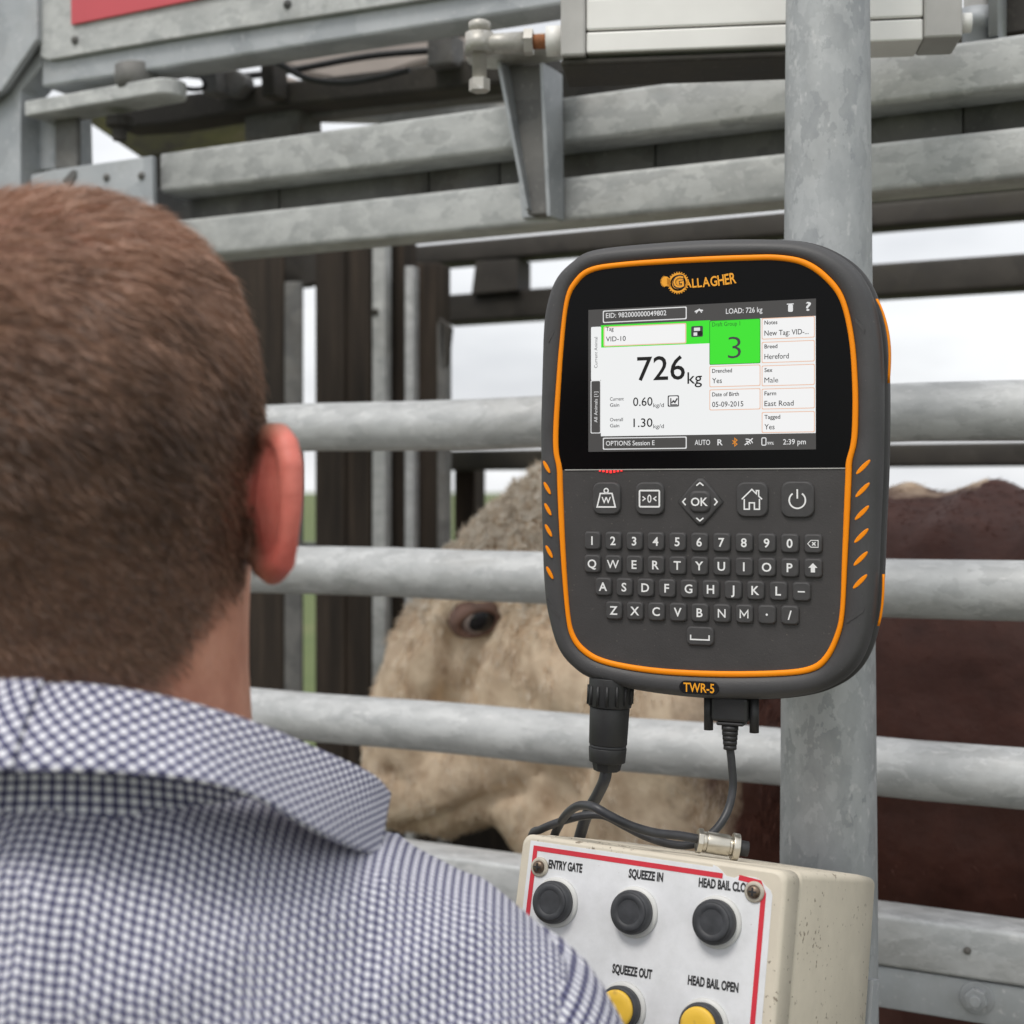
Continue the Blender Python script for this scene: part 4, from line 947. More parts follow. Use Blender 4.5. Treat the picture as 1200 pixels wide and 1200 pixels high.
# curls: lumps displaced along the normal over poll, forehead and cheek
co = np.empty(len(bull_me.vertices) * 3); bull_me.vertices.foreach_get('co', co); co = co.reshape(-1, 3)
nr = np.empty(len(bull_me.vertices) * 3); bull_me.vertices.foreach_get('normal', nr); nr = nr.reshape(-1, 3)
hd_i = np.where(co[:, 0] > s_cut - .1)[0]
hp = co[hd_i]; curl = 1.0 - 0.85 * np.clip((EYE_H - .10 - hp[:, 2]) / .15, 0, 1)
d_ = (np.abs(vnoise(hp, 48)) * .018 - .004) * curl + vnoise(hp, 16, 5.) * .004
from mathutils.bvhtree import BVHTree
Mw = Matrix.Translation((FO.x, FO.y, 0)) @ Matrix.Rotation(FANG, 4, 'Z'); Mi = Mw.inverted()
bvh0 = BVHTree.FromPolygons([Vector(c_) for c_ in co], [tuple(p.vertices) for p in bull_me.polygons])
def sight(px, py):
    o_ = Mi @ Vector((0, 0, EYE_H)); d = (Mi @ world_at(px, py, 1.0)) - o_; d.normalize(); return bvh0.ray_cast(o_, d)[0]
def furrow(path, depth, width):      # a groove (or ridge) along a line on the near side of the face
    P3 = [q for q in (sight(*p) for p in path) if q is not None]
    for q in catmull(P3, 6) if len(P3) > 1 else P3:
        dq = np.linalg.norm(hp - np.array(q), axis=1); np.maximum(acc[0], np.exp(-(dq / width) ** 2), out=acc[0])
    return depth
for path, depth, width in (([(536, 738), (527, 765), (523, 800), (522, 830)], -.013, .013), ([(520, 722), (535, 706), (565, 698), (600, 706)], .014, .016), ([(590, 745), (575, 790), (570, 830)], .010, .030),
                           ([(440, 972), (480, 970), (530, 955), (580, 935), (610, 925)], -.016, .010), ([(455, 905), (464, 915)], -.014, .010), ([(640, 760), (650, 830), (620, 900)], .010, .035), ([(690, 730), (700, 850), (650, 950)], -.012, .022)):
    acc = [np.zeros(len(hp))]; furrow(path, depth, width); d_ = d_ + acc[0] * depth
co[hd_i] += nr[hd_i] * d_[:, None]
bd_i = np.where(co[:, 0] <= s_cut - .1)[0]; co[bd_i] += nr[bd_i] * (vnoise(co[bd_i], 4, 2.) * .008)[:, None]
bull_me.vertices.foreach_set('co', co.reshape(-1)); bull_me.update()

k = NT('bull_coat'); v = k.coord('Object'); sx = k.n('SeparateXYZ'); k.l(v, sx.inputs[0])
n1 = k.n('TexNoise', Scale=14.0, Detail=6.0, Roughness=0.65); k.l(v, n1.inputs['Vector'])
n2 = k.n('TexNoise', Scale=45.0, Detail=5.0); k.l(v, n2.inputs['Vector'])
edge = k.math('ADD', k.math('SUBTRACT', sx.outputs['X'], s_cut), k.math('MULTIPLY', k.math('SUBTRACT', n1.outputs['Fac'], 0.5), 0.16))
m1 = k.ramp(k.math('MULTIPLY_ADD', edge, 18.0, 0.5), [(0.0, (0, 0, 0)), (1.0, (1, 1, 1))])
crest = k.math('MULTIPLY', k.math('MULTIPLY_ADD', k.math('ADD', k.math('SUBTRACT', sx.outputs['Z'], back_h - .022), k.math('MULTIPLY', k.math('SUBTRACT', n1.outputs['Fac'], .5), .06)), 40.0, 0.0),
               k.math('GREATER_THAN', k.math('ADD', sx.outputs['X'], k.math('MULTIPLY', n1.outputs['Fac'], .1)), s_crest))
mk = k.n('Clamp'); k.l(k.math('MAXIMUM', m1, crest), mk.inputs['Value'])
at = k.n('Attribute', attribute_name='tint'); tnt = k.math('ADD', at.outputs['Fac'], k.math('MULTIPLY', n2.outputs['Fac'], 0.5))
n6 = k.n('TexNoise', Scale=26.0, Detail=4.0, Roughness=0.6); k.l(v, n6.inputs['Vector']); tnt = k.math('ADD', tnt, k.math('MULTIPLY', k.math('SUBTRACT', n6.outputs['Fac'], .5), .75))
cream = k.ramp(tnt, [(0.05, (0.54, 0.39, 0.265)), (0.36, (0.80, 0.645, 0.475)), (0.90, (0.91, 0.82, 0.70))])
brown = k.ramp(tnt, [(0.0, (0.040, 0.013, 0.009)), (0.55, (0.078, 0.026, 0.017)), (1.0, (0.14, 0.052, 0.034))])
k.bump(n2.outputs['Fac'], 0.5, 0.006)
k.set(Base_Color=k.mix(mk.outputs[0], brown, cream), Roughness=0.6, Specular_IOR_Level=0.3)
bull = tag(fe('bull'), 'curly cream-faced brown bull standing behind the rails', 'bull')
bull_o = link_mesh('body', bull_me, 'bull_coat', bull)
# eye on the near side of the head, found by casting the sight line
bvh = BVHTree.FromPolygons([Vector(c_) for c_ in co], [tuple(p.vertices) for p in bull_me.polygons])
def hit(px, py):
    o_ = Mi @ Vector((0, 0, EYE_H)); d = (Mi @ world_at(px, py, 1.0)) - o_; d.normalize(); loc_, nrm, _, dist = bvh.ray_cast(o_, d); return loc_, nrm, d
plain('eye_dark', (0.008, 0.007, 0.009), 0.08, 0, 0.0); plain('eye_white', (0.30, 0.24, 0.22), 0.2, 0, 0.1); plain('eyelid_pink', (0.17, 0.095, 0.072), 0.6, 0, 0.3, 60); plain('nose_pink', (0.55, 0.30, 0.22), 0.4, 0, 0.15, 30, 0.2)
lc, nrm, dd = hit(560, 724)
if lc is not None:
    t1 = Vector((1, 0, -.25)); t1 = (t1 - nrm * t1.dot(nrm)).normalized(); t2 = nrm.cross(t1)
    def oval(ra, rb, z, cx_=0.0, cy_=0.0, n=28): return [lc + nrm * z + t1 * (cx_ + ra * math.cos(2 * math.pi * i / n)) + t2 * (cy_ + rb * math.sin(2 * math.pi * i / n)) for i in range(n)]
    ez = .010
    lid_o = MB().loops([oval(.040, .027, ez - .016), oval(.036, .023, ez - .003), oval(.030, .019, ez + .003), oval(.024, .0145, ez + .004), oval(.021, .012, ez - .004)], True, False, True).build('eyelid', 'eyelid_pink', bull)
    mb = MB(); mb.loops([[lc + nrm * (ez - .012 + .020 * math.cos(p)) + (t1 * math.cos(q) + t2 * math.sin(q)) * .024 * math.sin(p) for q in [2 * math.pi * i / 24 for i in range(24)]] for p in [.02 + 1.4 * j / 8 for j in range(9)]], True, True, False); mb.build('eyeball', 'eye_white', bull)
    mb = MB(); mb.loops([[lc + nrm * (ez - .011 + .0205 * math.cos(p)) - t1 * .003 + (t1 * math.cos(q) + t2 * math.sin(q) * .85) * .0245 * math.sin(p) for q in [2 * math.pi * i / 24 for i in range(24)]] for p in [.02 + 1.0 * j / 6 for j in range(7)]], True, True, False); mb.build('pupil', 'eye_dark', bull)
# coat hair
eye_c = np.array(lc) if lc is not None else np.zeros(3)
def keep_head(P, N_):
    d = np.linalg.norm(P - eye_c, axis=1)
    return ((P[:, 0] > s_cut - .12) & (N_[:, 1] > -.55) & (d > .036)) * 1.0
P_, N_ = sample_mesh(bull_me, 52000, keep_head); n = len(P_)
curlf = 1.0 - np.clip((EYE_H - .06 - P_[:, 2]) / .14, 0, 1)
fl1 = np.stack([vnoise(P_, 22, 1.), vnoise(P_, 22, 11.), vnoise(P_, 22, 21.)], 1) * (1 - curlf)[:, None] + np.stack([vnoise(P_, 75, 1.), vnoise(P_, 75, 11.), vnoise(P_, 75, 21.)], 1) * curlf[:, None]
down = np.tile(np.array([-.25, 0., -1.]), (n, 1)); down = unit(down - N_ * (down * N_).sum(1)[:, None])
D1 = unit(N_ * (.28 + .5 * curlf)[:, None] + down * (1.0 - .6 * curlf)[:, None] + fl1 * (.9 + 2.6 * curlf)[:, None])
D2 = unit(D1 * .4 + down * .5 + fl1[:, [1, 2, 0]] * (.8 + 3.0 * curlf)[:, None] - N_ * .25)
strands('coat_hair', P_ - N_ * .002, D1, D2, (.010 + .009 * RNG.random(n)) * (1 + .35 * curlf), np.full(n, .00065), 'bull_coat', bull, RNG.random(n) * .8 - .1 + .2 * curlf)['kind'] = 'stuff'
# woolly curls on the poll and forehead: small coiled locks
def keep_curl(P, N_):
    return (P[:, 0] > s_cut - .02) * (N_[:, 1] > -.6) * np.clip((P[:, 2] - (EYE_H - .17)) / .10, 0, 1) * (np.linalg.norm(P - eye_c, axis=1) > .06)
PC, NC = sample_mesh(bull_me, 5200, keep_curl); NCv = []; NCf = []; shade_c = []
for pc_, nc_ in zip(PC, NC):
    nv = Vector(nc_); a_ = Vector(RNG.normal(size=3)); a_ = (a_ - nv * a_.dot(nv)).normalized(); b_ = nv.cross(a_); r0 = .0045 + .0045 * RNG.random(); tilt = (nv + a_ * RNG.normal() * .7).normalized(); rows_ = []; sh_ = .30 + RNG.random() * .6
    for j in range(9):
        t = j / 8; q = t * 5.2; rr2 = r0 * (1 - .55 * t); c_ = Vector(pc_) + tilt * (.001 + .010 * t) + (a_ * math.cos(q) + b_ * math.sin(q)) * rr2; wd2 = .0017 * (1 - .6 * t)
        d_r = (a_ * math.cos(q) + b_ * math.sin(q)); base = len(NCv); rows_.append(base)
        for e_ in ((d_r * wd2), (nv * wd2 - d_r * wd2 * .5), (-nv * wd2 - d_r * wd2 * .5)): NCv.append(c_ + e_); shade_c.append(sh_)
    for r0_, r1_ in zip(rows_[:-1], rows_[1:]):
        for q_ in range(3): NCf.append((r0_ + q_, r0_ + (q_ + 1) % 3, r1_ + (q_ + 1) % 3, r1_ + q_))
me = bpy.data.meshes.new('curly_locks'); me.from_pydata(NCv, [], NCf); at_ = me.attributes.new('tint', 'FLOAT', 'POINT'); at_.data.foreach_set('value', shade_c)
link_mesh('curly_locks', me, 'bull_coat', bull, True)['kind'] = 'stuff'
def keep_body(P, N_): return ((P[:, 0] <= s_cut - .05) & (P[:, 0] > -0.75) & (N_[:, 1] > -.3) & (P[:, 2] > 1.0)) * (1 + 3.0 * (P[:, 2] > back_h - .06))
P_, N_ = sample_mesh(bull_me, 24000, keep_body); n = len(P_)
dn = np.tile(np.array([-.8, 0., -.7]), (n, 1)); dn = unit(dn - N_ * (dn * N_).sum(1)[:, None]); topm = np.clip((P_[:, 2] - (back_h - .05)) / .03, 0, 1) * (P_[:, 0] > s_crest - .03)
D1 = unit(N_ * .22 + dn + RNG.normal(size=(n, 3)) * .2); D2 = unit(dn + RNG.normal(size=(n, 3)) * .35)
strands('coat_hair', P_ - N_ * .002, D1, D2, (.008 + .007 * RNG.random(n)), np.full(n, .0005), 'bull_coat', bull, RNG.random(n) * .5)['kind'] = 'stuff'

# ================================================================== MAN
HX, HY = -0.190, 0.615; TOPZ = 1.757
man = empty('person', (HX, HY, 0.03))
tag(man, 'man with short brown hair and navy-white checked shirt, seen from behind', 'person')
OFFM = -Vector(man.location)
def mpart(o): o.location = OFFM; return o
prof = [(0.0015, .004, .004, .004), (.004, .022, .026, .026), (.010, .038, .045, .044), (.020, .052, .062, .060), (.035, .0635, .077, .074), (.055, .0715, .087, .086), (.080, .0765, .093, .094), (.105, .0785, .095, .097), (.130, .0775, .094, .093), (.150, .0755, .093, .085),
        (.168, .0745, .091, .077), (.185, .0740, .089, .070), (.205, .0738, .083, .065), (.222, .0740, .072, .062), (.240, .0745, .055, .060), (.262, .0750, .052, .058), (.285, .0755, .050, .056), (.32, .076, .05, .054)]
bm = bmesh.new(); rings = []
for dz, a, bf, bb in prof:
    ring = []
    for j in range(48):
        t = 2 * math.pi * j / 48; c_, s_ = math.cos(t), math.sin(t); e = .92
        x = a * math.copysign(abs(c_) ** e, c_); y = (bf if s_ > 0 else bb) * math.copysign(abs(s_) ** e, s_)
        ring.append(bm.verts.new((HX + x + .010 * max(0, dz - .2) * 8, HY + y, TOPZ - dz)))
    rings.append(ring)
for r0, r1 in zip(rings[:-1], rings[1:]):
    for j in range(48): bm.faces.new((r0[j], r0[(j + 1) % 48], r1[(j + 1) % 48], r1[j]))
bm.faces.new(rings[0][::-1]); bm.faces.new(rings[-1]); bmesh.ops.recalc_face_normals(bm, faces=bm.faces)
def ear(sx):
    e_ = Vector((.57 * sx, -.82, 0)); mback = Vector((-.82 * sx, -.57, 0)); c0 = Vector((HX + sx * .0800, HY - .004, 1.6255))
    out_ = [(.000, .020), (.006, .029), (.014, .0335), (.023, .033), (.030, .0275), (.034, .018), (.0345, .007), (.0340, -.004), (.0325, -.013), (.0305, -.021), (.026, -.029), (.017, -.034), (.007, -.032), (.001, -.022)]
    pts = [c0 + e_ * a + Vector((0, 0, b * .85)) for a, b in out_]; chain(bm, pts, [.0045, .005, .0055, .0056, .0056, .0056, .0054, .0050, .0048, .0048, .0058, .0064, .0055, .0045], .5)
    for i in range(7):
        for j in range(12):
            a, b = -.004 + .006 * i, -.028 + .0052 * j
            # inside the outline?
            lim = np.interp(b, [-.031, -.02, -.004, .007, .018, .0275, .0335], [.024, .030, .034, .0345, .034, .030, .02])
            if a < lim - .002:
                bulge = .005 * math.exp(-((a - .010) / .011) ** 2 - ((b - .002) / .018) ** 2)
                blob(bm, c0 + e_ * a + Vector((0, 0, b * .85)) + mback * (bulge - .0006), .0037, 10)
ear(1); ear(-1)
blob(bm, (HX, HY + .098, 1.628), (.013, .020, .020)); blob(bm, (HX, HY + .085, 1.645), (.010, .016, .03)); blob(bm, (HX, HY + .078, 1.545), (.028, .024, .018))
blob(bm, (HX, HY + .080, 1.668), (.05, .016, .010)); blob(bm, (HX, HY + .088, 1.588), (.024, .010, .006)); blob(bm, (HX, HY + .088, 1.576), (.022, .010, .006))
head_me = remeshed(bm, 0.0017, 5)
k = NT('skin'); v = k.coord('Object')
n1 = k.n('TexNoise', Scale=35.0, Detail=7.0, Roughness=0.65); k.l(v, n1.inputs['Vector']); n2 = k.n('TexNoise', Scale=420.0, Detail=3.0); k.l(v, n2.inputs['Vector'])
c = k.ramp(n1.outputs['Fac'], [(0.3, (0.40, 0.165, 0.11)), (0.55, (0.53, 0.25, 0.17)), (0.75, (0.62, 0.32, 0.23))])
def near(cx_, r0, r1):
    vm = k.n('VectorMath', operation='DISTANCE'); k.l(v, vm.inputs[0]); vm.inputs[1].default_value = cx_
    mr = k.n('MapRange'); mr.inputs['From Min'].default_value = r0; mr.inputs['From Max'].default_value = r1; mr.inputs['To Min'].default_value = 1; mr.inputs['To Max'].default_value = 0; k.l(vm.outputs['Value'], mr.inputs['Value']); return mr.outputs[0]
ears = k.math('MAXIMUM', near((HX + .112, HY - .024, 1.6255), .032, .043), near((HX - .112, HY - .024, 1.6255), .032, .043))
c = k.mix(k.math('MULTIPLY', ears, .85), c, k.ramp(n1.outputs['Fac'], [(0.3, (0.60, 0.11, 0.09)), (0.7, (0.76, 0.21, 0.17))]))
# stubble-shaded scalp under the hair
sz = k.n('SeparateXYZ'); k.l(v, sz.inputs[0])
ax_n = k.math('ABSOLUTE', k.math('SUBTRACT', sz.outputs['X'], HX))
line = k.math('MULTIPLY_ADD', k.math('MAXIMUM', k.math('SUBTRACT', ax_n, .048), 0.0), 1.65, 1.545)
front = k.math('MULTIPLY', k.math('MAXIMUM', k.math('SUBTRACT', sz.outputs['Y'], HY - .005), 0.0), 1.5)
hm = k.n('MapRange'); hm.inputs['From Min'].default_value = -.006; hm.inputs['From Max'].default_value = .010
k.l(k.math('SUBTRACT', sz.outputs['Z'], k.math('ADD', line, front)), hm.inputs['Value'])
c = k.mix(k.math('MULTIPLY', k.math('MULTIPLY', hm.outputs[0], k.math('SUBTRACT', 1.0, ears)), k.ramp(k.math('MULTIPLY_ADD', sz.outputs['Z'], 12.0, -19.9), [(0.2, (.9,) * 3), (0.95, (.35,) * 3)])), c, (0.13, 0.075, 0.052))
n5 = k.n('TexNoise', Scale=90.0, Detail=6.0, Roughness=0.7); k.l(v, n5.inputs['Vector'])
k.bump(k.math('ADD', k.math('MULTIPLY', n2.outputs['Fac'], .4), n5.outputs['Fac']), 0.35, 0.0012)
k.set(Base_Color=c, Roughness=0.5, Subsurface_Weight=0.12, Subsurface_Radius=(.004, .0015, .0008), Subsurface_Scale=1.0, Specular_IOR_Level=0.4)
# arms, hands, trunk and legs (mostly under clothes) joined to the same body mesh
bm = bmesh.new()
YC = 0.628
for sx in (-1, 1):
    sh, elb, wr = Vector((HX + sx * .185, YC, 1.37)), Vector((HX + sx * .24, YC + .02, 1.10)), Vector((HX + sx * .20, YC + .22, 1.02))
    chain(bm, [sh, elb, wr], [.050, .040, .028]); pal = wr + Vector((0, .055, -.008)); chain(bm, [wr, pal], [(.026, .028, .020), (.040, .035, .014)])
    for f_, ln_ in zip((-.030, -.010, .010, .030), (.058, .072, .066, .05)):
        a = pal + Vector((f_, .022, 0)); chain(bm, [a, a + Vector((f_ * .1, ln_ * .5, -.004)), a + Vector((f_ * .1, ln_ * .85, -.022))], [.0088, .0082, .0072], .6)
    th_ = pal + Vector((-sx * .034, -.02, 0)); chain(bm, [th_, th_ + Vector((-sx * .022, .025, -.006)), th_ + Vector((-sx * .026, .05, -.016))], [.012, .0095, .0085], .6)
chain(bm, [(HX, YC, 1.42), (HX, YC, 1.0)], [(.13, .08, .08), (.14, .09, .08)], .8)
limb = remeshed(bm, 0.004, 4)
bm = bmesh.new(); bm.from_mesh(head_me); bm.from_mesh(limb); bm.to_mesh(head_me); bm.free(); head_me.polygons.foreach_set('use_smooth', [True] * len(head_me.polygons))
mpart(link_mesh('body', head_me, 'skin', man))
for sx in (-1, 1):
    mb = MB(); mb.lathe([(.0115 * math.sin(p), -.0115 * math.cos(p)) for p in [.05 + 3.04 * i / 10 for i in range(11)]], (HX + sx * .032, HY + .079, 1.648), 2, 18); mpart(mb.build('eye', 'eye_white', man))

# hair
k = NT('man_hair'); at = k.n('Attribute', attribute_name='tint'); v = k.coord('Object'); n1 = k.n('TexNoise', Scale=26.0, Detail=4.0); k.l(v, n1.inputs['Vector'])
f = k.math('ADD', k.math('MULTIPLY', at.outputs['Fac'], .75), k.math('MULTIPLY', n1.outputs['Fac'], .35))
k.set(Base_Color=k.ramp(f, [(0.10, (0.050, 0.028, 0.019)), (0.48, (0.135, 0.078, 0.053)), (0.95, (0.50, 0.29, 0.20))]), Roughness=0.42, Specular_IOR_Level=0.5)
def hair_keep(P, N_):
    dx = np.abs(P[:, 0] - HX); ln_ = 1.545 + np.maximum(dx - .048, 0) * 1.65 + np.maximum(P[:, 1] - (HY - .005), 0) * 1.5
    e1 = np.linalg.norm(P - np.array([HX + .102, HY - .028, 1.622]), axis=1); e2 = np.linalg.norm(P - np.array([HX - .102, HY - .028, 1.622]), axis=1)
    m = np.clip((P[:, 2] - ln_ + .004) / .016, 0, 1) * ((e1 > .036) | (dx < .0800)) * ((e2 > .036) | (dx < .0800))
    m *= (dx < .0815) | (P[:, 2] > 1.66)
    return m * (1 - .62 * np.clip((P[:, 2] - 1.69) / .045, 0, 1)) * np.where(P[:, 1] < HY + .05, 1.0, .6)
P_, N_ = sample_mesh(head_me, 95000, hair_keep); n = len(P_)
wh = np.array([HX - .045, HY - .030, TOPZ])      # crown whorl
rad = P_ - wh; rad[:, 2] *= .6; flow = unit(rad - N_ * (rad * N_).sum(1)[:, None])
swirl = unit(np.cross(N_, flow)); q = np.exp(-np.linalg.norm(P_ - wh, axis=1) / .05)[:, None]
clump = .6 * np.stack([vnoise(P_, 70, 3.), vnoise(P_, 70, 13.), vnoise(P_, 70, 23.)], 1)
clump -= N_ * (clump * N_).sum(1)[:, None]; flow = unit(flow + swirl * (.25 + .9 * q) + clump * .75)
up_ = np.clip((P_[:, 2] - 1.60) / .1, 0, 1)
D1 = unit(N_ * (.42 + .18 * up_)[:, None] + flow * .95 + RNG.normal(size=(n, 3)) * .17)
D2 = unit(D1 * .5 + flow * .8 - N_ * .12 + RNG.normal(size=(n, 3)) * .12)
ln_ = (.0060 + .0075 * up_) * (.7 + .6 * RNG.random(n))
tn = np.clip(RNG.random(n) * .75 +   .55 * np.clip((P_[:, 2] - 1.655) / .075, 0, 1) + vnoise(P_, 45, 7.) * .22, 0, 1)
hr_ = mpart(strands('hair', P_ - N_ * .001, D1, D2, ln_, np.full(n, .00019), 'man_hair', man, tn))

# shirt
k = NT('gingham'); uv = k.n('UVMap'); sx = k.n('SeparateXYZ'); k.l(uv.outputs[0], sx.inputs[0])
PER = 0.0040
def stripe(o_):
    t = k.math('PINGPONG', k.math('DIVIDE', o_, PER), 0.5); mr = k.n('MapRange', interpolation_type='SMOOTHSTEP'); mr.inputs['From Min'].default_value = .245; mr.inputs['From Max'].default_value = .325; k.l(t, mr.inputs['Value']); return mr.outputs[0]
a, b = stripe(sx.outputs['X']), stripe(sx.outputs['Y'])
v = k.coord('Object'); n1 = k.n('TexNoise', Scale=900.0, Detail=2.0); k.l(v, n1.inputs['Vector']); n2 = k.n('TexNoise', Scale=16.0, Detail=4.0); k.l(v, n2.inputs['Vector'])
c = k.mix(a, (0.78, 0.78, 0.82), (0.16, 0.16, 0.265)); c = k.mix(b, c, k.mix(a, (0.16, 0.16, 0.265), (0.024, 0.024, 0.065)))
k.bump(k.math('ADD', k.math('MULTIPLY', n1.outputs['Fac'], .06), n2.outputs['Fac']), 0.35, 0.008)
k.set(Base_Color=c, Roughness=0.85, Specular_IOR_Level=0.2, Sheen_Weight=0.1)
def grid_mesh(name, pts, uvs, closed_u=False):
    """pts[i][j] grid with uv per vertex"""
    ni, nj = len(pts), len(pts[0]); vs = [tuple(p) for r_ in pts for p in r_]; fs = [(i * nj + j, i * nj + j + 1, (i + 1) * nj + j + 1, (i + 1) * nj + j) for i in range(ni - 1) for j in range(nj - 1)]
    me = bpy.data.meshes.new(name); me.from_pydata(vs, [], fs); ul = me.uv_layers.new(name='UVMap'); fu = [u for r_ in uvs for u in r_]
    for lp_ in me.loops: ul.data[lp_.index].uv = fu[lp_.vertex_index]
    me.polygons.foreach_set('use_smooth', [True] * len(me.polygons)); return me
BX = HX + .012
shx = [0, .05, .08, .118, .145, .175, .197, .212, .225]; shz = [1.519, 1.515, 1.498, 1.475, 1.463, 1.448, 1.431, 1.411, 1.385]
pts = []; uvs = []; NL = 90; ucum = 0; prev = None
for i in range(-44, 45):
    dx = i * .0048; ad = abs(dx); zs = float(np.interp(ad, shx, shz)); ry = float(np.interp(ad, [0, .1, .15, .2, .22], [.126, .120, .105, .078, .055])); ex_ = float(np.interp(ad, [0, .06, .12, .2], [6.5, 5.0, 3.0, 2.3]))
    zb = .90; zm = (zs + zb) / 2; hz = (zs - zb) / 2
    if prev is not None: ucum += math.hypot(.0048, zs - prev)
    prev = zs; row = []; ru = []; vc = 0; lastp = None
    for j in range(NL + 1):
        t = 2 * math.pi * j / NL; cz, sy = math.cos(t), math.sin(t)
        z = zm + hz * math.copysign(abs(cz) ** (2 / ex_), cz); y = YC - ry * math.copysign(abs(sy) ** float(np.interp(ad, [0, .12, .2], [.64, .8, .9])), sy)
        p = Vector((BX + dx, y, z)); wr_ = mnoise.noise((p.x * 14, p.y * 9, p.z * 11)) * .006 + (1 - abs(mnoise.noise((p.x * 16 + p.z * 12 + 3, p.z * 22 - p.x * 9, 1)))) ** 6 * .004
        p += Vector((0, -wr_ if sy > 0 else wr_, wr_ * .5))
        if lastp is not None: vc += (p - lastp).length
        lastp = p; row.append(p); ru.append((ucum, vc))
    pts.append(row); uvs.append(ru)
sh_me = grid_mesh('shirt', pts, uvs)
parts_ = [sh_me]
for sx_ in (-1, 1):
    path = catmull([(BX + sx_ * .126, YC, 1.396), (BX + sx_ * .166, YC, 1.377), (BX + sx_ * .195, YC + .002, 1.32), (BX + sx_ * .226, YC + .01, 1.22), (BX + sx_ * .238, YC + .02, 1.10), (BX + sx_ * .225, YC + .10, 1.045), (BX + sx_ * .196, YC + .20, 1.025)], 8)
    rr_ = np.interp(np.linspace(0, 1, len(path)), [0, .17, .33, .5, .67, .83, 1], [.060, .0615, .059, .054, .050, .046, .040]); pg_, ug = [], []; up = Vector((0, 1, 0)); vc = 0
    for i, p in enumerate(path):
        t = (path[min(i + 1, len(path) - 1)] - path[max(i - 1, 0)]).normalized(); a_ = t.cross(up).normalized(); b_ = a_.cross(t).normalized()
        if i: vc += (p - path[i - 1]).length
        r2 = []; u2 = []
        for j in range(41):
            q = 2 * math.pi * j / 40; d = a_ * math.cos(q) + b_ * math.sin(q); pp = p + d * (rr_[i] + mnoise.noise((p.x * 20 + d.x, p.z * 25, d.y * 2)) * .005); r2.append(pp); u2.append((q * .060, vc * 1.3))
        pg_.append(r2); ug.append(u2)
    parts_.append(grid_mesh('sleeve', pg_, ug))
def join_uv(meshes, name):
    bm = bmesh.new()
    for m_ in meshes: bm.from_mesh(m_)
    o_ = bpy.data.meshes.new(name); bm.to_mesh(o_); bm.free(); o_.polygons.foreach_set('use_smooth', [True] * len(o_.polygons)); return o_
shirt = mpart(link_mesh('shirt', join_uv(parts_, 'shirt'), 'gingham', man))
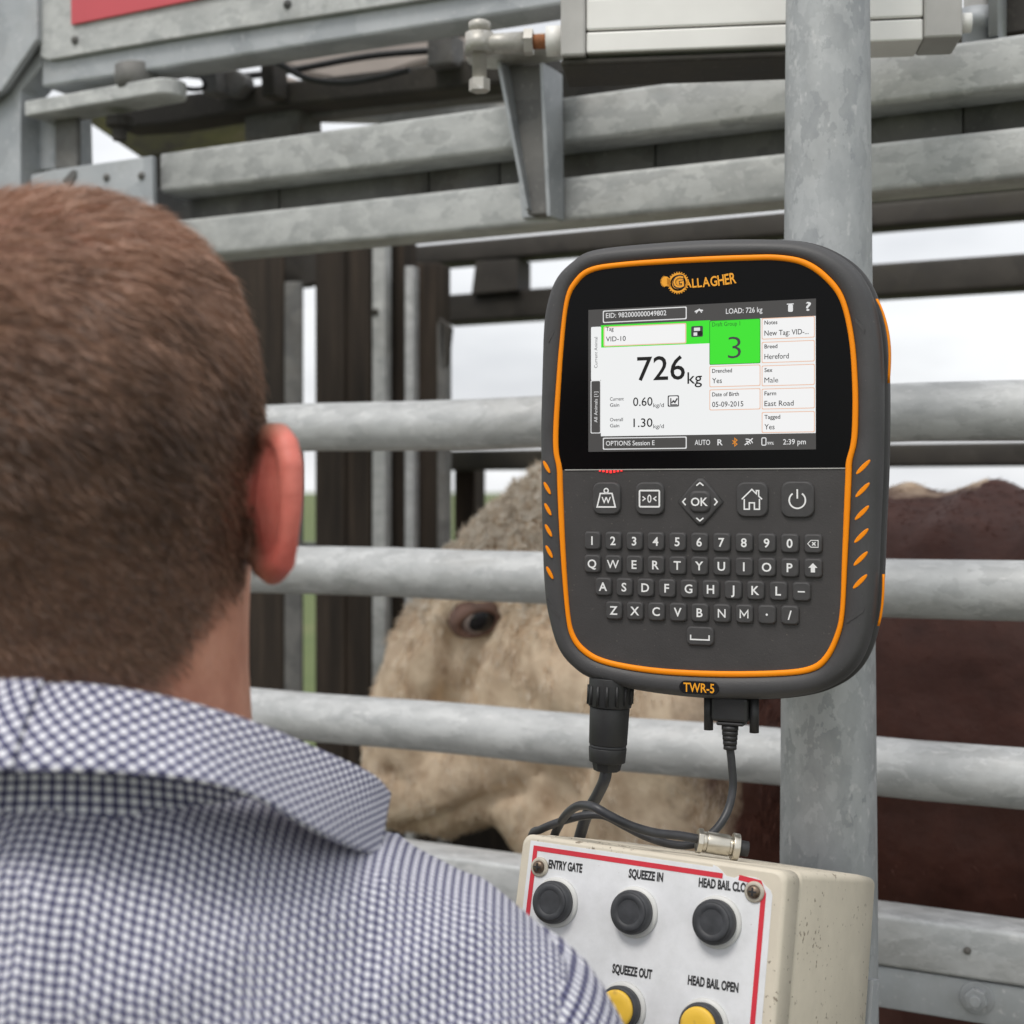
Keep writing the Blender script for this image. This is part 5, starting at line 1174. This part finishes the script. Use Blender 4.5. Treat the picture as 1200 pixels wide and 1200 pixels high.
# collar: right half traced from the fold to the point, mirrored for the left
def w3(px, py, z): return world_at(px, py, z)
topc = [Vector((BX, .538, world_at(48, 801, .538).z)), w3(110, 802, .5385), w3(205, 818, .546), w3(300, 845, .570), w3(380, 878, .605), w3(437, 905, .640), w3(459, 928, .665)]
lowc = [Vector((BX, .508, world_at(48, 906, .508).z)), w3(110, 906.5, .5085), w3(215, 914, .514), w3(295, 934, .530), w3(368, 974, .556), w3(415, 996, .590), w3(447, 1004, .622)]
tc_, lc_ = catmull(topc, 10), catmull(lowc, 10)
def collar_half(mirror):
    P_, U_ = [], []; u_ = 0
    for i, (a_, b_) in enumerate(zip(tc_, lc_)):
        if i: u_ += ((a_ + b_) / 2 - (tc_[i - 1] + lc_[i - 1]) / 2).length
        row, ru = [], []; outn = Vector((0, -1, .25)).normalized(); wd_ = (b_ - a_).length
        for j in range(-4, 15):
            t = j / 14
            if j < 0:    # rolled fold, then down inside the collar
                p = a_ + Vector((HX + .01 - a_.x, HY - a_.y, 0)).normalized() * (-j) * .0022 - Vector((0, 0, (.0 if j > -2 else (-j - 1) * .004)))
            else: p = a_.lerp(b_, t) + outn * (.0035 * math.sin(math.pi * t)) + Vector((0, 0, -.0008 * math.cos(t * 3)))
            p = p + outn * mnoise.noise((p.x * 26, p.z * 30, 4)) * .0026 * min(1.0, u_ / .04)
            if mirror: p = Vector((2 * BX - p.x, p.y, p.z))
            row.append(p); uu, vv = u_ * (-1 if mirror else 1), t * wd_; q = R(38); ru.append(((uu * math.cos(q) - vv * math.sin(q)) * .82, (uu * math.sin(q) + vv * math.cos(q)) * .82))
        P_.append(row); U_.append(ru)
    return grid_mesh('collar', P_, U_)
def stand():
    P_, U_ = [], []
    for i in range(61):
        q = R(-90 - 140 + 280 * i / 60); row, ru = [], []
        for j, (z, dr) in enumerate(((1.536, .003), (1.526, .004), (1.516, .005), (1.506, .007), (1.496, .009), (1.486, .012))):
            rx, rb = .071 + dr, .0605 + dr
            row.append(Vector((HX + .010 + rx * math.cos(q), HY + rb * math.sin(q), z - .030 * (1 + math.sin(q))))); ru.append((i * .0052, z * 1.2 + dr))
        P_.append(row); U_.append(ru)
    return grid_mesh('stand', P_, U_)
col_o = link_mesh('collar', join_uv([collar_half(False), collar_half(True), stand()], 'collar'), 'gingham', shirt)
sd = col_o.modifiers.new('solid', 'SOLIDIFY'); sd.thickness = .0016; sd.offset = -1
# trousers and boots
mb = MB()
hipz = .93
for sx_ in (-1, 1):
    mb.tube([(BX + sx_ * .075, YC, .95), (BX + sx_ * .10, YC, .85), (BX + sx_ * .105, YC + .01, .55), (BX + sx_ * .11, YC, .30), (BX + sx_ * .11, YC, .10)], [.10, .098, .075, .065, .068], 20)
lp = [[(BX + (.16 if h_ < 1.0 else .155) * math.cos(q), YC + .105 * math.sin(q), h_) for q in [2 * math.pi * i / 28 for i in range(28)]] for h_ in (.84, .92, 1.0, 1.03)]
mb.loops(lp); mpart(mb.build('trousers', 'trousers', man))
for sx_ in (-1, 1):
    bx_ = BX + sx_ * .11; lp = []
    for y_, wd_, ht_ in ((YC - .085, .020, .05), (YC - .075, .034, .085), (YC - .03, .040, .10), (YC + .03, .042, .095), (YC + .10, .048, .065), (YC + .16, .044, .05), (YC + .185, .022, .03)):
        lp.append([(bx_ + a_, y_, .031 + b_) for a_, b_ in [(wd_ * math.cos(q), max(0, ht_ * (.5 + .5 * math.sin(q)))) for q in [2 * math.pi * i / 18 for i in range(18)]]])
    mpart(MB().loops(lp).build('boot', 'boot', man))
for m_ in list(bpy.data.meshes):
    if m_.users == 0: bpy.data.meshes.remove(m_)
